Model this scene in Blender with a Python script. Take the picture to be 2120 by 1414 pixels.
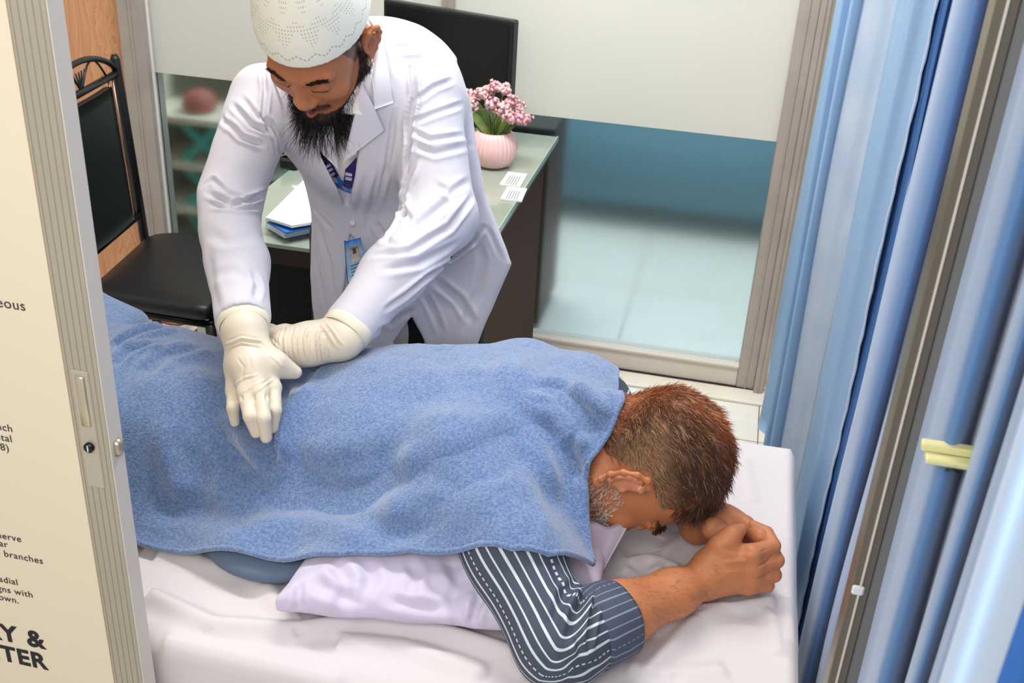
import bpy, math, random
import numpy as np
from mathutils import Vector, Matrix
from mathutils.bvhtree import BVHTree
import openvdb
random.seed(7)
rng = np.random.default_rng(7)
S = bpy.context.scene
COL = S.collection
for o in list(bpy.data.objects): bpy.data.objects.remove(o)

# ---------------- camera ----------------
W, H_, F = 2120, 1414, 2279.0
def nv(v): v = np.array(v, float); return v / np.linalg.norm(v)
Zc = -nv([-245, -4333, -F]); Yc = nv([571, 1167, -F]); Yc = nv(Yc - Yc.dot(Zc) * Zc); Xc = np.cross(Yc, Zc)
RC = np.array([Xc, Yc, Zc])                       # world = RC @ camera
EYE = np.array([0, 0, 1.72])
cd = bpy.data.cameras.new('camera'); cam = bpy.data.objects.new('camera', cd); COL.objects.link(cam)
M4 = Matrix([list(RC[0]) + [0], list(RC[1]) + [0], list(RC[2]) + [1.72], [0, 0, 0, 1]])
cam.matrix_world = M4
cd.sensor_width = 36; cd.lens = F / W * 36; cd.clip_start = 0.02
cd.dof.use_dof = True; cd.dof.focus_distance = 1.8; cd.dof.aperture_fstop = 14
S.camera = cam
def ray(u, v): return RC @ nv([u - W / 2, -(v - H_ / 2), -F])
def onz(u, v, z): d = ray(u, v); return EYE + d * (z - EYE[2]) / d[2]
def ony(u, v, y): d = ray(u, v); return EYE + d * y / d[1]
def onx(u, v, x): d = ray(u, v); return EYE + d * x / d[0]

# ---------------- light ----------------
S.view_settings.view_transform = 'Standard'; S.view_settings.look = 'None'
S.view_settings.gamma = 1; S.view_settings.exposure = 0.34; S.view_settings.use_curve_mapping = False
w = bpy.data.worlds.new('world'); S.world = w; w.use_nodes = True
w.node_tree.nodes['Background'].inputs[0].default_value = (0.99, 0.97, 1.0, 1)
w.node_tree.nodes['Background'].inputs[1].default_value = 0.5
def area(name, loc, target, sx, sy, power, col=(1, 1, 1)):
    l = bpy.data.lights.new(name, 'AREA'); l.shape = 'RECTANGLE'; l.size = sx; l.size_y = sy; l.energy = power; l.color = col
    o = bpy.data.objects.new(name, l); COL.objects.link(o); o.location = loc
    o.rotation_euler = (Vector(target) - Vector(loc)).to_track_quat('-Z', 'Y').to_euler()
area('ceiling_tube_light', (-0.35, 1.95, 2.75), (-0.45, 1.6, 0.8), 1.2, 0.35, 14, (1, 0.985, 0.96))
area('ceiling_tube_light', (-0.6, 2.0, 2.75), (-0.6, 3.14, 1.2), 1.5, 0.3, 30, (1, 1, 0.98))  # shifted and turned toward the partition to brighten its frosted film
area('frontal_fill_light', (-0.3, -0.45, 2.25), (-0.5, 1.8, 0.95), 1.4, 0.9, 22, (1, 0.985, 0.96))  # added frontal fill from the camera side, no known lamp there
area('ceiling_tube_light', (-0.6, 4.0, 2.6), (-0.6, 3.7, 0), 1.6, 0.6, 44, (0.95, 0.99, 1))

# ---------------- helpers ----------------
def lin(c):
    if isinstance(c, str): c = [int(c[i:i + 2], 16) / 255 for i in (0, 2, 4)]
    return tuple(x / 12.92 if x <= 0.04045 else ((x + 0.055) / 1.055) ** 2.4 for x in c)
def mat(name, color, rough=0.5, metal=0.0, bump=None, vary=None, attr=None, spec=0.5, sub=0, sheen=0, coat=0, trans=0, ior=1.45):
    """bump=(scale,strength[,detail]); vary=(scale,amount,second colour)"""
    m = bpy.data.materials.new(name); m.use_nodes = True; nt = m.node_tree; N = nt.nodes; L = nt.links
    b = N['Principled BSDF']; c = lin(color)
    b.inputs['Base Color'].default_value = (*c, 1); b.inputs['Roughness'].default_value = rough
    b.inputs['Metallic'].default_value = metal; b.inputs['Specular IOR Level'].default_value = spec; b.inputs['IOR'].default_value = ior
    if trans: b.inputs['Transmission Weight'].default_value = trans
    if coat: b.inputs['Coat Weight'].default_value = coat; b.inputs['Coat Roughness'].default_value = 0.1
    if sheen: b.inputs['Sheen Weight'].default_value = sheen; b.inputs['Sheen Roughness'].default_value = 0.5
    if sub:
        b.inputs['Subsurface Weight'].default_value = sub; b.inputs['Subsurface Radius'].default_value = (0.012, 0.004, 0.002)
        b.inputs['Subsurface Scale'].default_value = 0.5
    tc = N.new('ShaderNodeTexCoord')
    src = None
    if attr:
        a = N.new('ShaderNodeAttribute'); a.attribute_name = attr; src = a.outputs['Color']
    if vary:
        n = N.new('ShaderNodeTexNoise'); n.inputs['Scale'].default_value = vary[0]; n.inputs['Detail'].default_value = 4
        L.new(tc.outputs['Object'], n.inputs['Vector'])
        mr = N.new('ShaderNodeMapRange'); mr.inputs[1].default_value = 0.35; mr.inputs[2].default_value = 0.65; mr.inputs[4].default_value = vary[1]
        L.new(n.outputs[0], mr.inputs[0])
        mx = N.new('ShaderNodeMix'); mx.data_type = 'RGBA'; L.new(mr.outputs[0], mx.inputs[0])
        if src: L.new(src, mx.inputs[6])
        else: mx.inputs[6].default_value = (*c, 1)
        mx.inputs[7].default_value = (*lin(vary[2]), 1); src = mx.outputs[2]
    if src: L.new(src, b.inputs['Base Color'])
    if bump:
        n = N.new('ShaderNodeTexNoise'); n.inputs['Scale'].default_value = bump[0]; n.inputs['Detail'].default_value = bump[2] if len(bump) > 2 else 3
        L.new(tc.outputs['Object'], n.inputs['Vector'])
        bp = N.new('ShaderNodeBump'); bp.inputs['Strength'].default_value = bump[1]; bp.inputs['Distance'].default_value = 0.002
        L.new(n.outputs[0], bp.inputs['Height']); L.new(bp.outputs[0], b.inputs['Normal'])
    return m
def meta(o, label=None, cat=None, group=None, kind=None):
    for k, v in (('label', label), ('category', cat), ('group', group), ('kind', kind)):
        if v: o[k] = v
    return o
def empty(name, loc, label=None, cat=None, group=None, kind=None):
    o = bpy.data.objects.new(name, None); o.empty_display_size = 0.05; COL.objects.link(o); o.location = [float(x) for x in loc]
    bpy.context.view_layer.update()
    return meta(o, label, cat, group, kind)
def put(name, me, m, parent=None, smooth=True):
    o = bpy.data.objects.new(name, me); COL.objects.link(o)
    if m is not None and not me.materials: me.materials.append(m)
    if smooth: me.polygons.foreach_set('use_smooth', [True] * len(me.polygons))
    if parent is not None:
        o.parent = parent; o.matrix_parent_inverse = parent.matrix_world.inverted()
    return o
def geo(name, V, Fc, m, parent=None, smooth=True, **kw):
    me = bpy.data.meshes.new(name); me.from_pydata([tuple(map(float, v)) for v in V], [], [tuple(map(int, f)) for f in Fc]); me.update()
    return meta(put(name, me, m, parent, smooth), **kw)
class MB:
    """collects closed shapes into one mesh"""
    def __init__(s): s.V = []; s.F = []
    def add(s, V, Fc):
        n = len(s.V); s.V += [tuple(v) for v in V]; s.F += [tuple(i + n for i in f) for f in Fc]; return s
    def box(s, lo, hi, bev=0.0, rz=0, c=None, M=None):
        lo = np.array(lo, float); hi = np.array(hi, float); b = min(bev, 0.49 * min(hi - lo))
        V = []; 
        if b <= 0:
            for x in (0, 1):
                for y in (0, 1):
                    for z in (0, 1): V.append([(lo, hi)[x][0], (lo, hi)[y][1], (lo, hi)[z][2]])
            Fc = [(0, 1, 3, 2), (4, 6, 7, 5), (0, 4, 5, 1), (2, 3, 7, 6), (0, 2, 6, 4), (1, 5, 7, 3)]
        else:
            idx = {}
            for x in (0, 1):
                for y in (0, 1):
                    for z in (0, 1):
                        p = np.array([(lo, hi)[x][0], (lo, hi)[y][1], (lo, hi)[z][2]]); sg = np.array([1 - 2 * x, 1 - 2 * y, 1 - 2 * z]) * b
                        for a in range(3):
                            q = p + sg; q[a] = p[a]; idx[x, y, z, a] = len(V); V.append(q)
            Fc = []
            for a in range(3):
                o1, o2 = [i for i in range(3) if i != a]
                for s_ in (0, 1):
                    f = []
                    for u, v in ((0, 0), (1, 0), (1, 1), (0, 1)):
                        k = [0, 0, 0]; k[a] = s_; k[o1] = u; k[o2] = v; f.append(idx[k[0], k[1], k[2], a])
                    Fc.append(f)
                for u in (0, 1):
                    for v in (0, 1):
                        k0 = [0, 0, 0]; k1 = [0, 0, 0]; k0[a] = 0; k1[a] = 1; k0[o1] = k1[o1] = u; k0[o2] = k1[o2] = v
                        Fc.append([idx[(*k0, o1)], idx[(*k1, o1)], idx[(*k1, o2)], idx[(*k0, o2)]])
            for x in (0, 1):
                for y in (0, 1):
                    for z in (0, 1): Fc.append([idx[x, y, z, a] for a in range(3)])
        V = np.array(V)
        if rz:
            cc = np.array(c if c is not None else (lo + hi) / 2); d = V - cc; cs, sn = math.cos(rz), math.sin(rz)
            V = cc + np.stack([d[:, 0] * cs - d[:, 1] * sn, d[:, 0] * sn + d[:, 1] * cs, d[:, 2]], 1)
        if M is not None: V = np.array([list(M @ Vector(v)) for v in V])
        return s.add(V, Fc)
    def tube(s, pts, r, n=10, cap=True, flat=None):
        P = [np.array(p, float) for p in pts]; R = r if hasattr(r, '__len__') else [r] * len(P)
        V = []; Fc = []; ref = None
        for i, p in enumerate(P):
            t = nv((P[min(i + 1, len(P) - 1)] - P[max(i - 1, 0)]) + 1e-12)
            if ref is None: ref = np.array([0, 0, 1.0]) if abs(t[2]) < 0.9 else np.array([1.0, 0, 0])
            u = nv(np.cross(ref, t)); vv = np.cross(t, u); ref = vv
            for k in range(n):
                a = 2 * math.pi * k / n; V.append(p + R[i] * (math.cos(a) * u + math.sin(a) * vv))
        for i in range(len(P) - 1):
            for k in range(n): Fc.append((i * n + k, i * n + (k + 1) % n, (i + 1) * n + (k + 1) % n, (i + 1) * n + k))
        if cap: Fc.append(tuple(range(n))[::-1]); Fc.append(tuple((len(P) - 1) * n + k for k in range(n)))
        return s.add(V, Fc)
    def lathe(s, prof, c, n=48, fl=0, nf=0):
        V = []; Fc = []
        for r, z in prof:
            for k in range(n):
                a = 2 * math.pi * k / n; rr = r * (1 + fl * math.cos(nf * a)); V.append((c[0] + rr * math.cos(a), c[1] + rr * math.sin(a), c[2] + z))
        for i in range(len(prof) - 1):
            for k in range(n): Fc.append((i * n + k, i * n + (k + 1) % n, (i + 1) * n + (k + 1) % n, (i + 1) * n + k))
        return s.add(V, Fc)
    def build(s, name, m, parent=None, smooth=False, **kw):
        o = geo(name, s.V, s.F, m, parent, smooth, **kw)
        import bmesh
        bm = bmesh.new(); bm.from_mesh(o.data); bmesh.ops.recalc_face_normals(bm, faces=bm.faces); bm.to_mesh(o.data); bm.free()
        return o
def grid_faces(n, m_, close_u=False):
    i, j = np.meshgrid(np.arange(n - 1), np.arange(m_ - 1), indexing='ij'); a = (i * m_ + j).ravel()
    return np.stack([a, a + m_, a + m_ + 1, a + 1], 1)
def sheet(name, P, th, m, parent=None, **kw):
    """P: (n,m,3) grid of points; a cloth of real thickness th along its normals"""
    n, m_, _ = P.shape
    du = np.gradient(P, axis=0); dv = np.gradient(P, axis=1); Nn = np.cross(du, dv); Nn /= np.linalg.norm(Nn, axis=2, keepdims=True) + 1e-12
    if th == 0: return geo(name, P.reshape(-1, 3), grid_faces(n, m_), m, parent, True, **kw)
    A = P + Nn * th / 2; B = P - Nn * th / 2; V = np.concatenate([A.reshape(-1, 3), B.reshape(-1, 3)]); k = n * m_
    f1 = grid_faces(n, m_); f2 = grid_faces(n, m_)[:, ::-1] + k
    rim = [i * m_ for i in range(n)] + [(n - 1) * m_ + j for j in range(1, m_)] + [i * m_ + m_ - 1 for i in range(n - 2, -1, -1)] + [j for j in range(m_ - 2, 0, -1)]
    f3 = [(rim[i], rim[i] + k, rim[(i + 1) % len(rim)] + k, rim[(i + 1) % len(rim)]) for i in range(len(rim))]
    f3 = [f[::-1] for f in f3]
    return geo(name, V, np.concatenate([f1, f2, np.array(f3)]), m, parent, True, **kw)
def fbm(P, sc, seed=0, oct=3):
    """smooth numpy noise of about unit range at points P (...,3)"""
    r = np.random.default_rng(seed); out = 0; a = 1.0
    for o in range(oct):
        s = 0
        for k in range(6):
            d = nv(r.normal(size=3)) * sc * (2 ** o) * r.uniform(0.7, 1.4); s = s + np.sin(P @ d * 2 * math.pi + r.uniform(0, 6.28))
        out = out + a * s / 3; a *= 0.5
    return out

# ---------------- materials ----------------
ALU = mat('anodised_aluminium', 'AEA593', 0.4, 0.25, vary=(6, 0.25, '9F9583'))
ALU_D = mat('dull_aluminium', 'B3A9A0', 0.45, 0.25, vary=(9, 0.4, '9C928A'))
ALU_L = mat('pale_aluminium', 'D6CCC0', 0.5, 0.0)
BLACKM = mat('black_painted_metal', '17191B', 0.35)
BLACKV = mat('black_vinyl', '1B1D1F', 0.36, bump=(900, 0.15))
WHITE = mat('white_plastic', 'E8E8E4', 0.5)
def tile_mat():
    m = mat('white_floor_tiles', 'EDEBE2', 0.18, spec=0.4); nt = m.node_tree; N = nt.nodes; L = nt.links; b = N['Principled BSDF']
    g = N.new('ShaderNodeNewGeometry'); mp = N.new('ShaderNodeMapping'); mp.inputs['Location'].default_value = (0.285, 0.06, 0)
    L.new(g.outputs['Position'], mp.inputs[0])
    br = N.new('ShaderNodeTexBrick'); br.offset = 0; br.inputs['Scale'].default_value = 1; br.inputs['Mortar Size'].default_value = 0.0022; br.inputs['Mortar Smooth'].default_value = 0.2
    br.inputs['Brick Width'].default_value = 0.48; br.inputs['Row Height'].default_value = 0.48
    br.inputs['Color1'].default_value = (*lin('EEECE4'), 1); br.inputs['Color2'].default_value = (*lin('E9E7DE'), 1); br.inputs['Mortar'].default_value = (*lin('8E6A48'), 1)
    L.new(mp.outputs[0], br.inputs['Vector'])
    n = N.new('ShaderNodeTexNoise'); n.inputs['Scale'].default_value = 3; n.inputs['Detail'].default_value = 8; n.inputs['Distortion'].default_value = 2; L.new(g.outputs['Position'], n.inputs['Vector'])
    cr = N.new('ShaderNodeMapRange'); cr.inputs[1].default_value = 0.5; cr.inputs[2].default_value = 0.53; cr.inputs[3].default_value = 0.0; cr.inputs[4].default_value = 0.12; L.new(n.outputs[0], cr.inputs[0])
    mx = N.new('ShaderNodeMix'); mx.data_type = 'RGBA'; mx.inputs[7].default_value = (*lin('CFCBC2'), 1); L.new(cr.outputs[0], mx.inputs[0]); L.new(br.outputs[0], mx.inputs[6]); L.new(mx.outputs[2], b.inputs['Base Color'])
    return m
def wood_mat():
    m = mat('orange_wood_laminate', 'C98A5E', 0.45); nt = m.node_tree; N = nt.nodes; L = nt.links; b = N['Principled BSDF']
    g = N.new('ShaderNodeNewGeometry'); mp = N.new('ShaderNodeMapping'); mp.inputs['Scale'].default_value = (5.0, 5.0, 0.9); L.new(g.outputs['Position'], mp.inputs[0])
    n = N.new('ShaderNodeTexNoise'); n.inputs['Scale'].default_value = 2.0; n.inputs['Detail'].default_value = 3; n.inputs['Distortion'].default_value = 1.2; L.new(mp.outputs[0], n.inputs['Vector'])
    wv = N.new('ShaderNodeMath'); wv.operation = 'MULTIPLY'; wv.inputs[1].default_value = 9; L.new(n.outputs[0], wv.inputs[0])
    fr = N.new('ShaderNodeMath'); fr.operation = 'FRACT'; L.new(wv.outputs[0], fr.inputs[0])
    cr = N.new('ShaderNodeValToRGB'); e = cr.color_ramp.elements; e[0].position = 0.0; e[0].color = (*lin('B5764F'), 1); e[1].position = 1.0; e[1].color = (*lin('DDA87E'), 1)
    x = e.new(0.06); x.color = (*lin('D1946A'), 1); x = e.new(0.5); x.color = (*lin('D89F74'), 1); L.new(fr.outputs[0], cr.inputs[0]); L.new(cr.outputs[0], b.inputs['Base Color'])
    return m
TILE = tile_mat(); WOOD = wood_mat()

# ---------------- structure ----------------
MB().box((-3.2, -0.8, -0.05), (1.6, 6.2, 0)).build('floor', TILE, kind='structure')
MB().box((-3.2, 3.135, 0), (-1.885, 3.2, 2.9)).build('wall_back', WOOD, kind='structure')
MB().box((-3.25, -0.8, 0), (-3.2, 6.2, 2.9)).build('wall_left', mat('cream_paint', 'DCD6C6', 0.7), kind='structure')
MB().box((1.6, -0.8, 0), (1.65, 6.2, 2.9)).build('wall_right', mat('white_paint', 'DEDCD2', 0.7), kind='structure')
MB().box((-3.2, 6.2, 0), (1.6, 6.25, 2.9)).build('wall_far', mat('pale_blue_paint', 'B4C6C6', 0.7), kind='structure')
# right jamb return wall beside the glass
MB().box((0.201, 3.145, 0), (1.6, 3.2, 2.9)).build('wall_beside_glass', mat('tiled_white_wall', 'E4DED2', 0.5, vary=(3, 0.3, 'D8CFC0')), kind='structure')
# raised threshold strip
MB().box((-1.9, 3.03, 0.0), (1.0, 3.12, 0.012), 0.003).box((-1.9, 3.12, 0.0), (1.0, 3.2, 0.02), 0.003).build('trim_1', mat('white_threshold_tiles', 'EAE4D6', 0.3, vary=(8, 0.4, 'D9CDB9')), kind='structure')
# glass partition
GLASS = mat('hazy_glass', 'D6E8F0', 0.26, trans=1.0, ior=1.2, spec=0.5)
def film_mat():
    m = mat('frosted_film', 'F6F2EA', 0.5, vary=(2.2, 0.5, 'EDEDE4')); nt = m.node_tree; N = nt.nodes; L = nt.links
    b = N['Principled BSDF']; out = [n for n in N if n.type == 'OUTPUT_MATERIAL'][0]
    t = N.new('ShaderNodeBsdfTranslucent'); t.inputs[0].default_value = (*lin('EAE8DE'), 1)
    mx = N.new('ShaderNodeMixShader'); mx.inputs[0].default_value = 0.45; L.new(b.outputs[0], mx.inputs[1]); L.new(t.outputs[0], mx.inputs[2]); L.new(mx.outputs[0], out.inputs[0])
    return m
FILM = film_mat()
win = empty('window_1', (-0.8, 3.14, 0), kind='structure')
def post(x0, x1, name, m, y0=3.11, y1=3.18):
    mb = MB().box((x0, y0, 0), (x1, y1, 2.9), 0.002)
    g = (x1 - x0)
    mb.box((x0 + g * 0.45, y0 - 0.004, 0), (x0 + g * 0.55, y0 + 0.002, 2.9), 0.001)
    mb.build(name, m, win)
post(-1.885, -1.80, 'frame_post', ALU_D, 3.09); post(-0.868, -0.834, 'frame_post', ALU_D)
post(0.118, 0.172, 'frame_post', ALU_D); post(0.172, 0.200, 'frame_post', ALU_D, 3.09)
MB().box((-1.803, 3.112, 0), (-1.795, 3.12, 2.9)).build('glazing_bead', WHITE, win)
MB().box((-1.8, 3.115, 0.012), (0.118, 3.165, 0.082), 0.003).box((-1.8, 3.108, 0.078), (0.118, 3.17, 0.088), 0.002).build('bottom_rail', ALU_L, win)
MB().box((-1.8, 3.105, 0.004), (0.2, 3.17, 0.014)).build('floor_track', mat('dark_rubber_track', '2B211B', 0.6), win)
for x0, x1 in ((-1.8, -0.868), (-0.834, 0.118)):
    MB().box((x0, 3.138, 0.085), (x1, 3.144, 2.9)).build('glass_pane', GLASS, win)
    MB().box((x0, 3.130, 0.806), (x1, 3.1365, 2.9)).build('frosted_film', FILM, win)

# ---- room behind the glass ----
sh = empty('display_shelf', (-1.85, 3.5, 0), 'cream shelf unit with teal crosses blurred behind the left glass', 'shelf')
CREAM = mat('cream_board', 'E6E0C6', 0.5); TEAL = mat('teal_paint', '45C4B6', 0.5)
for z in (0.10, 0.25, 0.415, 0.58): MB().box((-2.0, 3.36, z - 0.012), (-1.15, 3.60, z + 0.012), 0.002).build('shelf_board', CREAM, sh)
MB().box((-2.02, 3.6, 0), (-1.13, 3.62, 0.76)).build('back_panel', mat('dark_olive_board', '70786A', 0.6), sh)
MB().box((-2.03, 3.36, 0), (-2.005, 3.62, 0.76)).build('side_panel', CREAM, sh)
MB().box((-1.15, 3.36, 0), (-1.125, 3.62, 0.76)).build('side_panel', CREAM, sh)
for cx_ in (-1.80, -1.42):
    for z0, z1 in ((0.427, 0.568), (0.262, 0.403), (0.0, 0.24)):
        mb = MB(); a = math.atan2(z1 - z0, 0.15); L_ = math.hypot(z1 - z0, 0.15) / 2; zc = (z0 + z1) / 2
        for s_ in (1, -1):
            R_ = Matrix.Translation((cx_, 3.40, zc)) @ Matrix.Rotation(-s_ * a, 4, 'Y'); mb.box((-L_, -0.006 + 0.001 * s_, -0.015), (L_, 0.006 + 0.001 * s_, 0.015), M=R_)
        mb.build('teal_cross', TEAL, sh)
MB().lathe([(0.0, 0), (0.05, 0), (0.062, 0.02), (0.055, 0.05), (0.03, 0.07), (0, 0.075)], (-1.83, 3.46, 0.593), 24).build('clay_bowl', mat('pink_clay', 'B4655A', 0.6), None, True, label='pinkish clay pot blurred on the top shelf behind glass', cat='pot')
bc = empty('standin', (-0.85, 3.45, 0), 'brown cabinet added behind the glass for the blurred desk reflection', 'standin')  # solid box standing in for the dark desk reflection in the glass
MB().box((-1.08, 3.30, 0.03), (-0.56, 3.62, 0.70), 0.004).build('standin_body', mat('brown_reflection_tone', '5A4238', 0.5), bc)
MB().box((-1.10, 3.29, 0.70), (-0.545, 3.63, 0.72), 0.003).build('standin_top', mat('dark_reflection_tone', '3A3532', 0.5), bc)
for x in (-1.0, -0.64): MB().box((x - 0.02, 3.34, 0), (x + 0.02, 3.58, 0.03)).build('foot', BLACKM, bc)
for x in (-0.95, -0.70): MB().box((x - 0.11, 3.288, 0.08), (x + 0.11, 3.301, 0.66), 0.002).build('door', mat('brown_reflection_panel', '634A3E', 0.5), bc)
co = empty('blue_couch', (-0.2, 5.0, 0), 'blue covered couch blurred behind the right glass', 'couch')
MB().box((-0.95, 4.35, 0.10), (0.75, 5.05, 0.5), 0.04).build('couch_base', mat('teal_blue_cover', '7098A8', 0.7), co, True)
MB().box((-0.95, 4.35, 0.5), (0.75, 5.1, 0.66), 0.05).build('cushion', mat('slate_blue_cover', '628C9A', 0.7), co, True)
MB().box((-0.95, 5.05, 0.12), (0.75, 5.25, 1.1), 0.05).build('backrest', mat('slate_blue_cover2', '587A86', 0.7), co, True)
for x in (-0.95, 0.7):
    for y in (4.42, 5.2): MB().box((x - 0.02, y - 0.02, 0), (x + 0.02, y + 0.02, 0.13)).build('leg', BLACKM, co)

# ---------------- desk ----------------
dk = empty('desk', (-0.8, 2.6, 0), 'desk with grey-green glass top behind the standing man', 'desk')
DG = mat('desk_glass', 'A0AA9A', 0.12, vary=(3, 0.3, '7F8B7E'), coat=0.5)
MB().box((-1.115, 2.09, 0.745), (-0.505, 3.10, 0.757), 0.002).build('glass_top', DG, dk)
MB().box((-1.10, 2.105, 0.70), (-0.52, 3.09, 0.745), 0.002).build('table_board', mat('desk_dark_wood', '3A302B', 0.45), dk)
MB().box((-1.10, 2.11, 0.03), (-0.53, 2.13, 0.70)).build('front_panel', mat('black_laminate', '141518', 0.4), dk)
MB().box((-0.56, 2.13, 0), (-0.535, 3.07, 0.70)).build('side_panel', mat('brown_laminate', '4A352C', 0.7, spec=0.15), dk)
MB().box((-1.10, 2.13, 0), (-1.075, 3.07, 0.70)).build('side_panel', mat('brown_laminate2', '4A3A33', 0.45), dk)
MB().box((-0.507, 2.09, 0.743), (-0.503, 3.10, 0.759)).build('edge_strip', mat('pale_green_edge', '9FAFA3', 0.2), dk)
# monitor
p0 = ony(793, -2, 3.02); p1 = ony(1064, 45, 2.90)
mo = empty('computer_monitor', (-0.78, 2.72, 0.757), 'black flat computer monitor on the desk behind the standing man', 'monitor')
ax = nv([p1[0] - p0[0], p1[1] - p0[1], 0]); nn = np.array([ax[1], -ax[0], 0])
wd = float(np.hypot(*(p1 - p0)[:2])); ht = 0.25; zt = (p0[2] + p1[2]) / 2; cc = (p0 + p1) / 2
Mm = Matrix([[ax[0], -nn[0], 0, cc[0]], [ax[1], -nn[1], 0, cc[1]], [0, 0, 1, zt - ht], [0, 0, 0, 1]])
MB().box((-wd / 2, 0, 0), (wd / 2, 0.03, ht), 0.004, M=Mm).build('casing', BLACKM, mo)
MB().box((-wd / 2 + 0.012, -0.002, 0.018), (wd / 2 - 0.012, 0.001, ht - 0.012), M=Mm).build('screen', mat('black_screen', '0B0D10', 0.2), mo)
MB().box((-0.03, 0.03, -(zt - ht - 0.764)), (0.03, 0.05, 0.1), M=Mm).build('stand_neck', BLACKM, mo)
MB().box((-0.1, -0.06, -(zt - ht - 0.7575)), (0.1, 0.09, -(zt - ht - 0.7575) + 0.010), 0.004, M=Mm).build('stand_base', BLACKM, mo)

# flower pot
pc = onz(1012, 353, 0.757); pc[1] += 0.045
fp = empty('flower_pot', (pc[0], pc[1], 0.757), 'pink ribbed round pot with pink artificial flowers on the desk', 'potted plant')
PINK = mat('pink_ceramic', 'EFC3C1', 0.35)
MB().lathe([(0.0, 0.0), (0.034, 0.0), (0.047, 0.008), (0.061, 0.03), (0.064, 0.052), (0.059, 0.078), (0.048, 0.094), (0.043, 0.097), (0.040, 0.094), (0.042, 0.086), (0.0, 0.084)], fp.location, 192, 0.02, 32).build('pot', PINK, fp, True)
MB().lathe([(0.0, 0.086), (0.02, 0.089), (0.042, 0.085)], fp.location, 24).build('moss', mat('brown_moss', '6E6A34', 0.9, bump=(200, 1)), fp, True)
GREEN = mat('leaf_green', '7FA04C', 0.5, vary=(30, 0.6, 'A9BF78'))
def leaf(base, tip, wdt, up):
    base = np.array(base); tip = np.array(tip); d = tip - base; L_ = np.linalg.norm(d); s = nv(np.cross(d, up)); V = []
    for i in range(9):
        t = i / 8; c = base + d * t + np.array([0, 0, 1]) * 0.25 * L_ * math.sin(t * math.pi) * 0.4
        ww = wdt * math.sin(min(1, t * 1.08 + 0.06) * math.pi) ** 0.7
        V += [[c - s * ww, c + nv(np.cross(s, d)) * -ww * 0.25, c + s * ww]]
    return np.array(V)
fl = np.array(list(fp.location))
for i in range(26):
    a = random.uniform(0, 6.28); rr = random.uniform(0.005, 0.03); R2 = random.uniform(0.03, 0.085); zz = random.uniform(0.12, 0.17)
    b = fl + [rr * math.cos(a), rr * math.sin(a), 0.085]; t = fl + [R2 * math.cos(a), R2 * math.sin(a), zz]
    sheet('leaf', leaf(b, t, random.uniform(0.009, 0.016), np.array([math.sin(a), -math.cos(a), 0.4])), 0.0012, GREEN, fp)
PM = [mat('pink_petals', 'E9A9B4', 0.6, vary=(60, 0.5, 'F3CDD0')), mat('pale_pink_petals', 'F2CBC8', 0.6, vary=(60, 0.5, 'E9B0B0'))]
GST = mat('stem_green', '8CA060', 0.6)
heads = [(-0.07, 0.0, 0.21), (-0.035, -0.02, 0.225), (-0.01, 0.02, 0.235), (0.02, 0.01, 0.235), (0.045, -0.01, 0.205), (0.06, 0.01, 0.185), (0.0, -0.035, 0.20), (0.03, -0.035, 0.19), (0.075, -0.02, 0.16), (-0.06, -0.03, 0.19), (0.05, -0.04, 0.165), (-0.03, 0.03, 0.215), (0.085, 0.02, 0.15)]
for i, h in enumerate(heads):
    c = fl + np.array(h) * [.95, 1, .88]; mb = MB(); mb.tube([fl + [h[0] * 0.2, h[1] * 0.2, 0.085], fl + [h[0] * 0.5, h[1] * 0.5, 0.15], c], 0.0013, 6); mb.build('stem', GST, fp, True)
    mb = MB()
    for k in range(46):
        d = nv(rng.normal(size=3) + [0, -0.1, 0.3]); q = c + d * random.uniform(0.006, 0.021); s1 = nv(np.cross(d, rng.normal(size=3))); s2 = np.cross(d, s1); r_ = random.uniform(0.005, 0.008)
        V = [q - d * 0.004] + [q + r_ * (math.cos(u) * s1 + math.sin(u) * s2) + d * 0.003 * math.cos(2 * u) for u in np.linspace(0, 2 * math.pi, 8)[:-1]] + [q + d * 0.003]
        mb.add(V, [(0, 1 + j, 1 + (j + 1) % 7) for j in range(7)] + [(8, 1 + (j + 1) % 7, 1 + j) for j in range(7)])
    mb.build('flower', PM[i % 2], fp, True)
# cards, binder, gadgets on the desk
def quad_slab(name, px, z0, th, m, parent=None, **kw):
    Q = [onz(u, v, z0) for u, v in px]; V = [(q[0], q[1], z0) for q in Q] + [(q[0], q[1], z0 + th) for q in Q]
    return geo(name, V, [(3, 2, 1, 0), (4, 5, 6, 7), (0, 1, 5, 4), (1, 2, 6, 5), (2, 3, 7, 6), (3, 0, 4, 7)], m, parent, False, **kw)
CARD = mat('card_white', 'EEF0E6', 0.5); INK = mat('ink_grey', '3E424C', 0.6)
for px, lb in (([(1034, 384), (1052, 358), (1092, 363), (1077, 389)], 'white printed card on the desk, nearer the flower pot'), ([(1036, 414), (1050, 389), (1091, 393), (1080, 419)], 'white printed card at the desk edge, farther from the flower pot')):
    c = onz(*px[0], 0.757); e = empty('printed_card', (c[0], c[1], 0.757), lb, 'card', 'printed cards on the desk')
    quad_slab('card', px, 0.7575, 0.004, CARD, e)
    P = np.array(px, float)
    for t in (0.2, 0.32, 0.44, 0.56, 0.68):
        a = P[0] * (1 - t) + P[3] * t; b = P[1] * (1 - t) + P[2] * t; a2 = a + (b - a) * 0.15; b2 = a + (b - a) * 0.85; d = (P[3] - P[0]) * 0.03
        quad_slab('print_line', [a2, b2, b2 + d, a2 + d], 0.7616, 0.0003, INK, e)
bd = empty('paper_stack', (-0.98, 2.25, 0.757), 'thick white paper stack with blue cover on the desk corner', 'paper stack')
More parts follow.
